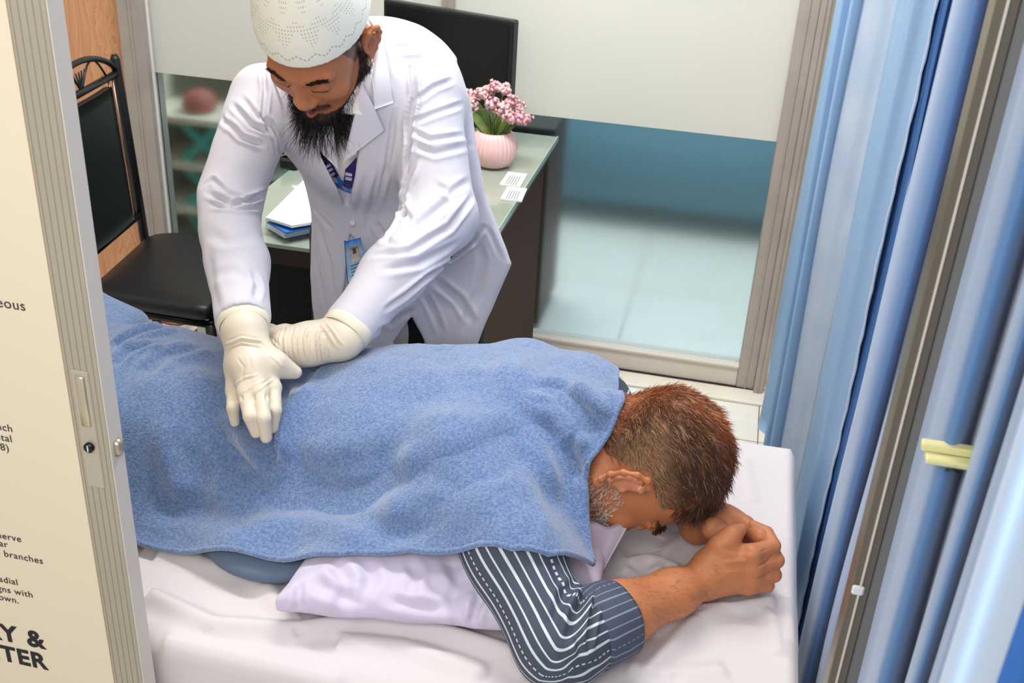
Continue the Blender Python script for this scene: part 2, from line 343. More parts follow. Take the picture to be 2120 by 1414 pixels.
quad_slab('lower_block', [(550, 470), (588, 493), (700, 468), (652, 418), (560, 430)][0:1] + [(590, 494), (720, 466), (650, 420)], 0.762, 0.022, mat('white_paper_block', 'D8E4F0', 0.6, vary=(3, 0.0, 'FFFFFF')), bd)
quad_slab('blue_cover', [(553, 462), (592, 484), (722, 458), (652, 412)], 0.7845, 0.003, mat('blue_card', '2C6FBF', 0.5), bd)
quad_slab('top_sheet', [(551, 455), (604, 470), (735, 448), (672, 368), (558, 396)][0:1] + [(604, 472), (735, 450), (628, 378)], 0.795, 0.006, mat('white_paper', 'F3F7FB', 0.6), bd)
quad_slab('grey_folder', [(575, 492), (600, 499), (720, 478), (690, 460)], 0.7575, 0.004, mat('grey_folder_card', '55605C', 0.5), None, label='dark grey folder under the paper stack', cat='folder')
g0 = onz(592, 352, 0.757)
sp = empty('tape_dispenser', (g0[0], g0[1], 0.757), 'small dark chrome desk gadget at the far left desk edge', 'tape dispenser')
MB().box(g0 + [-0.02, 0.0, 0], g0 + [0.03, 0.05, 0.03], 0.006).build('base', BLACKM, sp)
MB().tube([g0 + [-0.02, 0.02, 0.04], g0 + [0.03, 0.02, 0.04]], 0.012, 16).build('chrome_roll', mat('chrome', 'D8D8D8', 0.12, 1.0), sp, True)

# ---------------- chair ----------------
zs = 0.46
ch = empty('chair', (-1.43, 2.45, 0), 'black vinyl chair with metal tube frame at the left', 'chair')
A_, B_, C_, D_ = onz(205, 545, zs), onz(303, 474, zs), onz(412, 474, zs), onz(438, 640, zs)
E_ = onz(212, 612, zs)
# seat: rounded quadrilateral slab, pillowed
cor = [np.array([-1.66, 2.28]), np.array([-1.62, 2.70]), np.array([-1.30, 2.74]), np.array([-1.20, 2.30]), ]
cor[3] = D_[:2].copy(); cor[2] = onz(430, 474, zs)[:2] + [0.12, 0.04]; cor[0] = onz(175, 600, zs)[:2]
def rounded_poly(cs, r, n=8):
    out = []
    for i, c in enumerate(cs):
        a = nv(cs[i - 1] - c); b = nv(cs[(i + 1) % len(cs)] - c)
        for t in np.linspace(0, 1, n): out.append((1 - t) ** 2 * (c + a * r) + 2 * t * (1 - t) * c + t * t * (c + b * r))
    return np.array(out)
def cushion(name, cs, z0, z1, m, parent, r=0.05):
    pl = rounded_poly(cs, r); ctr = pl.mean(0); V = []; n = len(pl)
    rings = [(0.93, z0), (1.0, z0 + 0.008), (1.0, z1 - 0.016), (0.975, z1 - 0.005), (0.93, z1), (0.7, z1 + 0.004), (0.3, z1 + 0.006)]
    for s_, z in rings: V += [(*(ctr + (p - ctr) * s_), z) for p in pl]
    Fc = [(i * n + k, i * n + (k + 1) % n, (i + 1) * n + (k + 1) % n, (i + 1) * n + k) for i in range(len(rings) - 1) for k in range(n)]
    V.append((*ctr, z1 + 0.006)); V.append((*ctr, z0)); l = len(rings) - 1
    Fc += [(l * n + k, l * n + (k + 1) % n, len(V) - 2) for k in range(n)] + [((k + 1) % n, k, len(V) - 1) for k in range(n)]
    return geo(name, V, Fc, m, parent)
cushion('seat', cor, zs - 0.045, zs, BLACKV, ch)
# seat frame and legs
pl = [np.array([*(np.mean(cor, 0) + (c - np.mean(cor, 0)) * 0.92), zs - 0.056]) for c in cor]
MB().tube(pl + [pl[0]], 0.011).build('seat_frame', BLACKM, ch, True)
for i, c in enumerate(pl):
    f = np.array([c[0] + (0.02 if i >= 2 else -0.03), c[1], 0]); MB().tube([c, f], 0.0135, 12).build('leg', BLACKM, ch, True)
# backrest: two uprights leaning toward -X
far0 = np.array([*cor[1], zs - 0.04]) + [-0.02, 0, 0]; near0 = np.array([*cor[0], zs - 0.04]) + [-0.02, 0, 0]
tf = ony(238, 122, far0[1]); lean = tf - far0
tn = near0 + lean
for p, q in ((far0, tf), (near0, tn)): MB().tube([p, p + (q - p) * 0.5, q, q + nv(q - p) * 0.012], [0.0135, 0.0135, 0.0135, 0.008], 14).build('upright', BLACKM, ch, True)
def bk(t, s): return near0 + (far0 - near0) * t + lean * s
for q_ in (0.93, 0.17): MB().tube([bk(0, q_), bk(1, q_)], 0.010).build('cross_bar', BLACKM, ch, True)
arc = [bk(t, 0.93 + 0.14 * math.sin(math.pi * t) ** 0.6) for t in np.linspace(0.0, 1, 21)]
MB().tube(arc, 0.008).build('top_arch', BLACKM, ch, True)
mb = MB()
for c0, sg in ((0.5, 1), (0.5, -1)):
    mb.tube([bk(c0 + sg * t * 0.35, 0.93 + 0.12 * math.sin(t * 3.1)) for t in np.linspace(0, 1, 10)], 0.003, 6)
for k in range(5): mb.tube([bk(0.5 + 0.04 * (k - 2) * t, 0.935 + 0.09 * t) for t in np.linspace(0, 1, 6)], 0.0022, 6)
mb.build('wire_ornament', BLACKM, ch, True)
P = np.array([[bk(t, s) + np.array([0.012 * math.sin(math.pi * t) + 0.004, 0, 0]) for s in np.linspace(0.2, 0.9, 12)] for t in np.linspace(0.2, 0.80, 12)])
sheet('back_pad', P, 0.02, BLACKV, ch)
COP = mat('coppery_metal', '9A7A6A', 0.3, 0.8)
for t in (0.86, 0.92): MB().tube([bk(t, 0.18), bk(t, 0.92)], 0.0035, 8).build('back_rod', COP, ch, True)
for t in (0.08, 0.14): MB().tube([bk(t, 0.18), bk(t, 0.92)], 0.0035, 8).build('back_rod', COP, ch, True)

# cables & socket box under the chair
cb = MB(); c0 = onz(350, 668, 0.02)
for k in range(9):
    r_ = random.uniform(0.06, 0.13); a0 = random.uniform(0, 3); off = rng.normal(size=2) * 0.03
    cb.tube([(c0[0] + off[0] + r_ * math.cos(a), c0[1] + off[1] + 0.6 * r_ * math.sin(a), 0.012 + 0.012 * k + 0.02 * math.sin(2 * a + k)) for a in np.linspace(a0, a0 + 5.2, 28)], 0.0045, 6)
cb.build('cable_tangle', mat('orange_red_cable', 'B4532B', 0.45), None, True, label='orange red tangle of cable on the floor under the chair', cat='cable')
b0 = onz(452, 694, 0.0)
pb = empty('power_strip', (b0[0], b0[1], 0), 'white power strip on the floor beside the chair leg', 'power strip')
MB().box((b0[0] - 0.05, b0[1] - 0.05, 0), (b0[0] + 0.16, b0[1] + 0.1, 0.06), 0.006).build('casing', WHITE, pb)
for k in range(3): MB().box((b0[0] - 0.03 + 0.06 * k, b0[1] - 0.02, 0.06), (b0[0] + 0.01 + 0.06 * k, b0[1] + 0.06, 0.063), 0.001).build('socket', mat('grey_plastic', '9AA09E', 0.5), pb)

# ---------------- sliding door on the left ----------------
YD = 0.95
dr = empty('door_1', (-0.7, YD, 0), kind='structure')
MB().box((-0.6954, YD, 0), (-0.6527, YD + 0.028, 2.6), 0.0015).build('stile', ALU, dr)
MB().box((-0.6530, YD + 0.001, 0), (-0.6520, YD + 0.027, 2.6)).build('stile_edge', ALU_L, dr)
mb = MB()
for k in range(5): x = -0.6916 + 0.008 * k; mb.box((x, YD - 0.0006, 0), (x + 0.0008, YD + 0.001, 2.6))
mb.build('groove', mat('groove_grey', '9E9583', 0.45, 0.25), dr)
MB().box((-1.6, YD + 0.008, 0.535), (-0.6954, YD + 0.020, 2.6)).build('door_panel', mat('door_glass_backing', 'CFC6B0', 0.4), dr)
MB().box((-1.6, YD + 0.0, 0.0), (-0.6954, YD + 0.028, 0.512), 0.002).build('bottom_rail', mat('dark_green_metal', '3E4A3E', 0.4, 0.3), dr)
# lock
q0 = ony(184, 770, YD); q1 = ony(215, 1010, YD)
lz0, lz1 = q1[2], q0[2]; lx = -0.6764
plate = MB().box((lx - 0.011, YD - 0.002, lz0), (lx + 0.011, YD + 0.001, lz1), 0.0012).build('lock_plate', mat('lock_alu', 'BDB4A2', 0.35, 0.4), dr)
MB().box((lx - 0.006, YD - 0.0045, lz0 + 0.085), (lx + 0.006, YD - 0.001, lz1 - 0.006), 0.003).build('finger_pull', mat('finger_pull_alu', 'CFC4A8', 0.25, 0.8), plate, True)
kz = ony(200, 925, YD)[2]
MB().tube([(lx + 0.0, YD - 0.006, kz), (lx + 0.0, YD, kz)], 0.0062, 20).build('key_cylinder', mat('dark_key_cylinder', '20242E', 0.2, 0.6), plate, True)
MB().box((lx - 0.0005, YD - 0.0075, kz - 0.004), (lx + 0.0005, YD - 0.005, kz + 0.004)).build('key_slot', WHITE, plate)
hz = ony(243, 940, YD)[2]
MB().tube([(-0.6520, YD + 0.013, hz - 0.010), (-0.6503, YD + 0.013, hz - 0.004), (-0.6503, YD + 0.013, hz + 0.004), (-0.6520, YD + 0.013, hz + 0.010)], [0.005, 0.0065, 0.0065, 0.005], 14).build('latch_hole', mat('bright_latch', 'B8AC9C', 0.3, 0.8), dr, True)
MB().box((-0.6525, YD + 0.009, hz - 0.006), (-0.6475, YD + 0.017, hz + 0.006), 0.002).build('latch_bolt', mat('dark_latch', '3A2A22', 0.4), dr)
# poster on the panel
POST = mat('cream_poster', 'DDD1B6', 0.55)
ps = empty('wall_poster', (-1.1, YD, 1.2), 'cream poster with cut-off black writing on the sliding door', 'poster')
MB().box((-1.55, YD + 0.005, 0.517), (-0.6992, YD + 0.0078, 2.5)).build('poster_sheet', POST, ps)
BK = mat('black_ink', '1A1620', 0.6); BK2 = mat('dark_ink', '3A332E', 0.6)
def text(body, px_right, size, m, name, parent, y=None, shear=0.0, weight=0.0, align='RIGHT', rot=None, loc=None):
    cu = bpy.data.curves.new(name, 'FONT'); cu.body = body; cu.size = size; cu.align_x = align; cu.extrude = 0.0002; cu.offset = weight; cu.space_character = 1.08
    t = bpy.data.objects.new(name, cu); COL.objects.link(t); t.location = loc if loc is not None else ony(*px_right, y); t.rotation_euler = rot or (math.pi / 2, 0, 0)
    bpy.context.view_layer.update(); me = bpy.data.meshes.new_from_object(t.evaluated_get(bpy.context.evaluated_depsgraph_get())); me.transform(t.matrix_world)
    bpy.data.objects.remove(t); me.materials.clear(); return put(name, me, m, parent, False)
for s_, px in (('simultaneous', (54, 644)), ('branch', (27, 895)), ('digital', (26, 916)), ('(C6-8)', (20, 935)), ('nerve', (45, 1123)), ('ulnar', (17, 1134)), ('dorsal branches', (90, 1168)), ('radial', (38, 1212)), ('aligns with', (69, 1238)), ('shown.', (40, 1250))):
    text(s_, px, 0.0142 if px[1] > 700 else 0.0178, BK2, 'small_lettering', ps, y=YD + 0.0045)
text('SURGERY &', (93, 1343), 0.040, BK, 'heading_lettering', ps, y=YD + 0.0045, weight=0.0012)
text('CENTER', (98, 1386), 0.038, BK, 'heading_lettering', ps, y=YD + 0.0045, weight=0.0012)

# ---------------- right jamb ----------------
jb = empty('door_2', (0.2, YD, 0), kind='structure')
mb = MB().box((0.1843, YD, 0), (0.2028, YD + 0.03, 2.6), 0.001)
mb.build('jamb_post', mat('bronze_aluminium', '857A68', 0.35, 0.6), jb)
MB().box((0.1919, YD - 0.003, 0), (0.1943, YD + 0.001, 2.6), 0.0006).build('jamb_fin', ALU_L, jb)
MB().box((0.2028, YD + 0.004, 0), (0.2166, YD + 0.03, 2.6), 0.001).build('jamb_side', mat('dull_grey_alu', '8E8B88', 0.5, 0.3), jb)
cz = ony(1765, 1218, YD)[2]
MB().box((0.1852, YD - 0.004, cz - 0.006), (0.1976, YD + 0.001, cz + 0.006), 0.002).build('clip_tab', WHITE, jb)

# ---------------- curtains ----------------
def curt(name, stations, z0, z1, m, parent, th=0.0012, sub=10, nz=60, wob=0.004, seed=0, hem=None):
    """stations: plan points (x, y); folded cloth between them, smoothed into folds"""
    S_ = np.array(stations, float); n = len(S_); t = np.linspace(0, n - 1, (n - 1) * sub + 1); pts = []
    for u in t:
        i = min(int(u), n - 2); f = u - i; p0, p1, p2, p3 = S_[max(i - 1, 0)], S_[i], S_[i + 1], S_[min(i + 2, n - 1)]
        pts.append(0.5 * ((2 * p1) + (-p0 + p2) * f + (2 * p0 - 5 * p1 + 4 * p2 - p3) * f * f + (-p0 + 3 * p1 - 3 * p2 + p3) * f ** 3))
    pts = np.array(pts); zz = np.linspace(0, 1, nz); P = np.zeros((len(pts), nz, 3))
    for j, q in enumerate(zz):
        hb = z0 if hem is None else np.interp(t, np.arange(n), hem)
        z = hb + (z1 - hb) * q; P[:, j, 0] = pts[:, 0]; P[:, j, 1] = pts[:, 1]; P[:, j, 2] = z
    Q = P * [6, 6, 1.0]; P[..., 0] += wob * fbm(Q, 0.6, seed, 2) ; P[..., 1] += wob * fbm(Q, 0.6, seed + 9, 2)
    return sheet(name, P, th, m, parent)
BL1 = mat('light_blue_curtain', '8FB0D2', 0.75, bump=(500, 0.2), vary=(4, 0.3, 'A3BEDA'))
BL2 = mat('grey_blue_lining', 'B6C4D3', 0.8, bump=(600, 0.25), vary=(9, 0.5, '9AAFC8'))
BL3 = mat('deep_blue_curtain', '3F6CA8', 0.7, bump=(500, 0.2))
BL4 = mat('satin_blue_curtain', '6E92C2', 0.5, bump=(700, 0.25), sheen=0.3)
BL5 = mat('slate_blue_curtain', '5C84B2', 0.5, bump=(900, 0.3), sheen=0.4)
def az(lst): return [(a * y, y) for a, y in lst]
c1 = empty('curtain', (0.2, 2.5, 0.2), 'light blue curtain bunched by the bright aluminium corner post', 'curtain', 'blue curtains')
curt('fabric', az([(0.068, 2.52), (0.073, 2.44), (0.069, 2.40), (0.078, 2.36), (0.0745, 2.30), (0.085, 2.30), (0.081, 2.22), (0.094, 2.24)]), 0.3, 2.7, BL1, c1, seed=1, hem=[0.40, 0.40, 0.30, 0.30, 0.20, 0.20, 0.14, 0.14])
c2 = empty('curtain', (0.22, 2.2, 0.2), 'pale grey blue flat curtain panel between two bright blue curtains', 'curtain', 'blue curtains')
curt('fabric', az([(0.088, 2.30), (0.092, 2.22), (0.103, 2.18), (0.116, 2.16), (0.1215, 2.10), (0.117, 2.04)]), 0.2, 2.7, BL2, c2, seed=2, wob=0.005, hem=[0.2, 0.2, 0.12, 0.1, 0.1, 0.1])
c3 = empty('curtain', (0.25, 1.9, 0.1), 'blue curtain with narrow pleats and frayed white edge', 'curtain', 'blue curtains')
curt('fabric', az([(0.117, 2.02), (0.123, 1.90), (0.1205, 1.88), (0.1285, 1.82), (0.1255, 1.80), (0.134, 1.76), (0.130, 1.72), (0.142, 1.70), (0.1485, 1.66)]), 0.1, 2.7, BL1, c3, seed=3)
mb = MB(); mb.tube([(0.1475 * 1.665 - 0.001 + 0.0007 * math.sin(k * 1.7) + 0.0012 * math.sin(k * 0.23), 1.655, 0.12 + k * 0.02) for k in range(130)], [0.0016 + 0.0012 * random.random() for k in range(130)], 6)
mb.build('frayed_edge', mat('frayed_white_thread', 'CBD8E6', 0.9), c3, True)
c4 = empty('curtain', (0.27, 1.5, 0.1), 'deep blue curtain strip with a wide satin fold behind the pole', 'curtain', 'blue curtains')
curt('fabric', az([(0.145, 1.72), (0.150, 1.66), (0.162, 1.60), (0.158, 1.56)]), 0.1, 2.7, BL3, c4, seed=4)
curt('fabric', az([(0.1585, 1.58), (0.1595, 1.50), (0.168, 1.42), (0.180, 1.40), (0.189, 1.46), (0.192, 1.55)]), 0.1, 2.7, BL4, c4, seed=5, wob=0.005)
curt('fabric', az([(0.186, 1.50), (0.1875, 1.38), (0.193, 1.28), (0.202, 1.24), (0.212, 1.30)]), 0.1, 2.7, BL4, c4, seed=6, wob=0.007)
c5 = empty('curtain', (0.3, 0.8, 0.1), 'satin blue pleated curtain holding the yellow clip, right of the pole', 'curtain', 'blue curtains')
curt('fabric', az([(0.220, 0.975), (0.222, 0.96), (0.2275, 0.95), (0.2265, 0.92), (0.234, 0.88), (0.236, 0.84), (0.246, 0.80), (0.262, 0.80), (0.273, 0.84), (0.276, 0.80), (0.278, 0.74), (0.290, 0.71), (0.302, 0.73), (0.304, 0.69), (0.312, 0.66), (0.320, 0.67), (0.322, 0.62), (0.335, 0.60), (0.345, 0.62), (0.348, 0.56)]), 0.1, 2.6, BL5, c5, seed=7, wob=0.0035)
# near fold, close to the camera, and the deep blue cloth beyond it
c6 = empty('curtain', (0.12, 0.38, 0.1), 'pale blurred satin curtain fold nearest the camera at lower right', 'curtain', 'blue curtains')
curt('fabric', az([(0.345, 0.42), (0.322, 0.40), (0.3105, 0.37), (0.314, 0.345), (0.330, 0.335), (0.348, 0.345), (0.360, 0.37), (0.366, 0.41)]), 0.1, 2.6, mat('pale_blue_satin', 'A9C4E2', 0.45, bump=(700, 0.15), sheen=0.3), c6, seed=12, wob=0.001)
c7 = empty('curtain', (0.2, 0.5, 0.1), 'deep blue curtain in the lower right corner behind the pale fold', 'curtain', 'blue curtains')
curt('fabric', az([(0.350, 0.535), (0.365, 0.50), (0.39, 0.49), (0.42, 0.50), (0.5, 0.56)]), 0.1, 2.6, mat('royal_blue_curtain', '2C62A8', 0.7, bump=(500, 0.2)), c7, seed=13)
# clothes clip
k0 = ony(1908, 905, 0.80); k1 = ony(1995, 960, 0.80); zc = (k0[2] + k1[2]) / 2
cp = empty('curtain_clip', (k0[0], 0.8, zc), 'pale yellow plastic clip on the blue curtain', 'clip')
YEL = mat('pale_yellow_plastic', 'E3DC9C', 0.4)
MB().box((k0[0], 0.79, zc + 0.002), (k1[0] + 0.004, 0.80, k0[2]), 0.0012).build('upper_jaw', YEL, cp)
MB().box((k0[0] + 0.003, 0.778, k1[2] + 0.007), (k1[0] + 0.004, 0.790, zc + 0.003), 0.0012).build('lower_jaw', YEL, cp)
MB().tube([(k0[0] + 0.018, 0.776, k1[2] + 0.006), (k0[0] + 0.024, 0.776, k1[2] + 0.008), (k0[0] + 0.028, 0.776, k1[2] + 0.006)], 0.001, 6).build('spring', BLACKM, cp, True)

# ================= organic shapes =================
class Sdf:
    def __init__(s, lo, hi, v):
        s.lo = np.array(lo, float); s.v = v; s.n = np.ceil((np.array(hi) - s.lo) / v).astype(int) + 1
        s.ax = [(s.lo[i] + v * np.arange(s.n[i])).astype(np.float32) for i in range(3)]
        s.F = np.full(s.n, 0.04, np.float32)
    def region(s, lo, hi, pad):
        a = np.clip(np.floor((np.array(lo) - pad - s.lo) / s.v).astype(int), 0, s.n); b = np.clip(np.ceil((np.array(hi) + pad - s.lo) / s.v).astype(int) + 1, 0, s.n)
        if np.any(b <= a): return None, None
        sl = tuple(slice(a[i], b[i]) for i in range(3)); X, Y, Z = np.meshgrid(*[s.ax[i][sl[i]] for i in range(3)], indexing='ij')
        return sl, np.stack([X, Y, Z], -1)
    def comb(s, sl, d, k, op):
        A = s.F[sl]
        if op == 'sub': d = -d; h = np.maximum(k - np.abs(A - d), 0) / k; s.F[sl] = np.maximum(A, d) + h * h * k / 4
        else: h = np.maximum(k - np.abs(A - d), 0) / k; s.F[sl] = np.minimum(A, d) - h * h * k / 4
    def cap(s, a, b, ra, rb=None, k=0.01, op='add', sq=None):
        """tapered capsule; sq=(axis, factor) flattens it across that axis"""
        rb = ra if rb is None else rb; a = np.array(a, float); b = np.array(b, float); r = max(ra, rb)
        sl, P = s.region(np.minimum(a, b) - r, np.maximum(a, b) + r, k + 2 * s.v)
        if sl is None: return s
        P = P - a; d = b - a
        if sq is not None:
            n = nv(sq[0]); g = 1 / sq[1] - 1; P = P + (P @ n)[..., None] * n * g; d = d + d.dot(n) * n * g
        t = np.clip((P @ d) / max(d.dot(d), 1e-12), 0, 1); dist = np.linalg.norm(P - t[..., None] * d, axis=-1) - (ra + (rb - ra) * t)
        if sq is not None: dist *= min(1, sq[1]) * 0.5 + 0.5
        s.comb(sl, dist.astype(np.float32), max(k, 1e-4), op); return s
    def ell(s, c, r, k=0.01, R=None, op='add'):
        c = np.array(c, float); r = np.array(r, float); m = max(r); sl, P = s.region(c - m, c + m, k + 2 * s.v)
        if sl is None: return s
        P = P - c
        if R is not None: P = P @ np.array(R)          # columns of R are the local axes
        k0 = np.linalg.norm(P / r, axis=-1); k1 = np.linalg.norm(P / r ** 2, axis=-1) + 1e-9
        s.comb(sl, (k0 * (k0 - 1) / k1).astype(np.float32), max(k, 1e-4), op); return s
    def chain(s, pts, rs, k=0.008, sq=None):
        for i in range(len(pts) - 1): s.cap(pts[i], pts[i + 1], rs[i], rs[i + 1], k, sq=sq)
        return s
    def pxcut(s, poly, ylim, mm=0.0008, k=0.004):
        """cut an opening with the outline of a polygon given in the photograph"""
        W_ = np.array([ray(u, v_) for u, v_ in poly]); L_ = np.array([EYE + d * (ylim[0] / d[1]) for d in W_]); L2 = np.array([EYE + d * (ylim[1] / d[1]) for d in W_]); A = np.concatenate([L_, L2])
        sl, P = s.region(A.min(0), A.max(0), 0.01)
        if sl is None: return s
        c = (P - EYE) @ RC; u = W / 2 + F * c[..., 0] / -c[..., 2]; v_ = H_ / 2 - F * c[..., 1] / -c[..., 2]
        q = np.array(poly, float); d = np.full(u.shape, 1e9); inside = np.zeros(u.shape, bool)
        for i in range(len(q)):
            a = q[i]; b = q[(i + 1) % len(q)]; e = b - a; t = np.clip(((u - a[0]) * e[0] + (v_ - a[1]) * e[1]) / e.dot(e), 0, 1)
            d = np.minimum(d, np.hypot(u - a[0] - t * e[0], v_ - a[1] - t * e[1]))
            cr = ((a[1] > v_) != (b[1] > v_)) & (u < (b[0] - a[0]) * (v_ - a[1]) / (b[1] - a[1] + 1e-9) + a[0]); inside ^= cr
        d = np.where(inside, -d, d) * mm; d = np.maximum(d, np.maximum(ylim[0] - P[..., 1], P[..., 1] - ylim[1]))
        s.comb(sl, d.astype(np.float32), k, 'sub'); return s
    def mesh(s):
        g = openvdb.FloatGrid(); g.background = 0.04; g.copyFromArray(np.ascontiguousarray(s.F)); 
        pts, tri, quad = g.convertToPolygons(0.0, 0.0) if len(g.convertToPolygons(0.0, 0.0)) == 3 else (*g.convertToQuads(0.0)[:1], np.zeros((0, 3), int), g.convertToQuads(0.0)[1])
        V = np.array(pts, float) * s.v + s.lo; Q = np.array(quad).astype(int).reshape(-1, 4); T = np.array(tri).astype(int).reshape(-1, 3)
        # orientation test
        a, b, c = V[Q[:, 0]], V[Q[:, 1]], V[Q[:, 2]]; vol = np.einsum('ij,ij->i', a - V.mean(0), np.cross(b - a, c - a)).sum()
        if vol < 0: Q = Q[:, ::-1]; T = T[:, ::-1]
        return V, Q
def vnorm(V, Q):
    n = np.cross(V[Q[:, 2]] - V[Q[:, 0]], V[Q[:, 3]] - V[Q[:, 1]]); N_ = np.zeros_like(V)
    for k in range(4): np.add.at(N_, Q[:, k], n)
    return N_ / (np.linalg.norm(N_, axis=1, keepdims=True) + 1e-12)
def laplace(V, Q, it=2, lam=0.5):
    n = len(V)
    e = np.concatenate([Q[:, [0, 1]], Q[:, [1, 2]], Q[:, [2, 3]], Q[:, [3, 0]]]); cnt = np.bincount(np.concatenate([e[:, 0], e[:, 1]]), minlength=n)[:, None]
    for _ in range(it):
        A = np.stack([np.bincount(e[:, 0], V[e[:, 1], k], n) + np.bincount(e[:, 1], V[e[:, 0], k], n) for k in range(3)], 1); V = V + lam * (A / np.maximum(cnt, 1) - V)
    return V
def bvh(V, Q): return BVHTree.FromPolygons([tuple(v) for v in V], [tuple(map(int, q)) for q in Q])
def hit(tree, u, v, default_y=None):
    d = ray(u, v); h = tree.ray_cast(Vector(EYE), Vector(d))
    if h[0] is None: return (ony(u, v, default_y), np.array([0, -0.8, 0.6])) if default_y else (None, None)
    n = np.array(h[1]); n = n if n.dot(d) < 0 else -n
    return np.array(h[0]), n
def crease(V, Q, tree, items, N_=None):
    """items: (photo polyline, depth, width[, ridge]) press soft folds into the surface"""
    N_ = vnorm(V, Q) if N_ is None else N_; D = np.zeros(len(V))
    for it in items:
        px, dep, wid = it[:3]; rg = it[3] if len(it) > 3 else 0.5
        P3 = []
        for (u0, v0), (u1, v1) in zip(px[:-1], px[1:]):
            m = max(2, int(math.hypot(u1 - u0, v1 - v0) / 8))
            for t in np.linspace(0, 1, m, endpoint=False): P3.append((u0 + (u1 - u0) * t, v0 + (v1 - v0) * t))
        P3.append(px[-1]); H3 = [hit(tree, *q)[0] for q in P3]; H3 = np.array([h for h in H3 if h is not None])
        if len(H3) < 2: continue
        keep = np.concatenate([[True], np.linalg.norm(np.diff(H3, axis=0), axis=1) < 0.05]); H3 = H3[keep]
        if len(H3) < 2: continue
        R3 = 3.2 * wid; sel = np.where(np.all((V > H3.min(0) - R3) & (V < H3.max(0) + R3), axis=1))[0]
        if len(sel) == 0: continue
        P = V[sel]; best = np.full(len(sel), 1e9); sd = np.zeros(len(sel)); tt = np.zeros(len(sel))
        for i in range(len(H3) - 1):
            a, b = H3[i], H3[i + 1]; e = b - a; t = np.clip(((P - a) @ e) / max(e.dot(e), 1e-12), 0, 1); q = P - a - t[:, None] * e; d = np.linalg.norm(q, axis=1)
            side = np.sign(np.einsum('ij,ij->i', np.cross(np.broadcast_to(e, q.shape), q), N_[sel])); m = d < best
            best[m] = d[m]; sd[m] = side[m]; tt[m] = (i + t[m]) / (len(H3) - 1)
        fade = np.clip(np.minimum(tt, 1 - tt) * 5 + 0.12, 0, 1); x = best / wid
        D[sel] += fade * dep * (-np.exp(-x * x) + rg * np.exp(-((x - 1.7) / 0.8) ** 2))
    return V + N_ * D[:, None]
def vcol(o, name, C):
    a = o.data.color_attributes.new(name, 'FLOAT_COLOR', 'POINT'); C4 = np.ones((len(o.data.vertices), 4), np.float32); C4[:, :C.shape[1]] = C; a.data.foreach_set('color', C4.ravel())
def strands(name, roots, dirs, lens, rad, cols, m, parent, grav=np.zeros(3), curl=0.0, seg=5, surf=None):
    n = len(roots); t = np.linspace(0, 1, seg + 1); V = np.zeros((n, seg + 1, 3, 3)); p = roots.copy(); d = dirs.copy(); ax = rng.normal(size=(n, 3))
    ph = rng.uniform(0, 6.28, n)
    s1 = np.cross(d, ax); s1 /= np.linalg.norm(s1, axis=1, keepdims=True); s2 = np.cross(d, s1)
    for i in range(seg + 1):
        r = rad * (1 - 0.85 * t[i] ** 2)
        for k in range(3):
            a = 2 * math.pi * k / 3; V[:, i, k] = p + (r[:, None] if hasattr(r, '__len__') else r) * (math.cos(a) * s1 + math.sin(a) * s2)
        d = d + grav / seg + curl * (np.sin(ph + i * 1.3)[:, None] * s1 + np.cos(ph * 1.7 + i)[:, None] * s2) / seg; d /= np.linalg.norm(d, axis=1, keepdims=True)
        p = p + d * (lens / seg)[:, None]
    base = (np.arange(n) * (seg + 1) * 3)[:, None]
    Fc = []
    for i in range(seg):
        for k in range(3): Fc.append(np.stack([base[:, 0] + i * 3 + k, base[:, 0] + i * 3 + (k + 1) % 3, base[:, 0] + (i + 1) * 3 + (k + 1) % 3, base[:, 0] + (i + 1) * 3 + k], 1))
    Fc = np.concatenate(Fc); me = bpy.data.meshes.new(name); me.from_pydata(V.reshape(-1, 3).tolist(), [], Fc.tolist()); me.update()
    o = put(name, me, m, parent); vcol(o, 'Col', np.repeat(cols, (seg + 1) * 3, axis=0)); return o

BED = 0.65
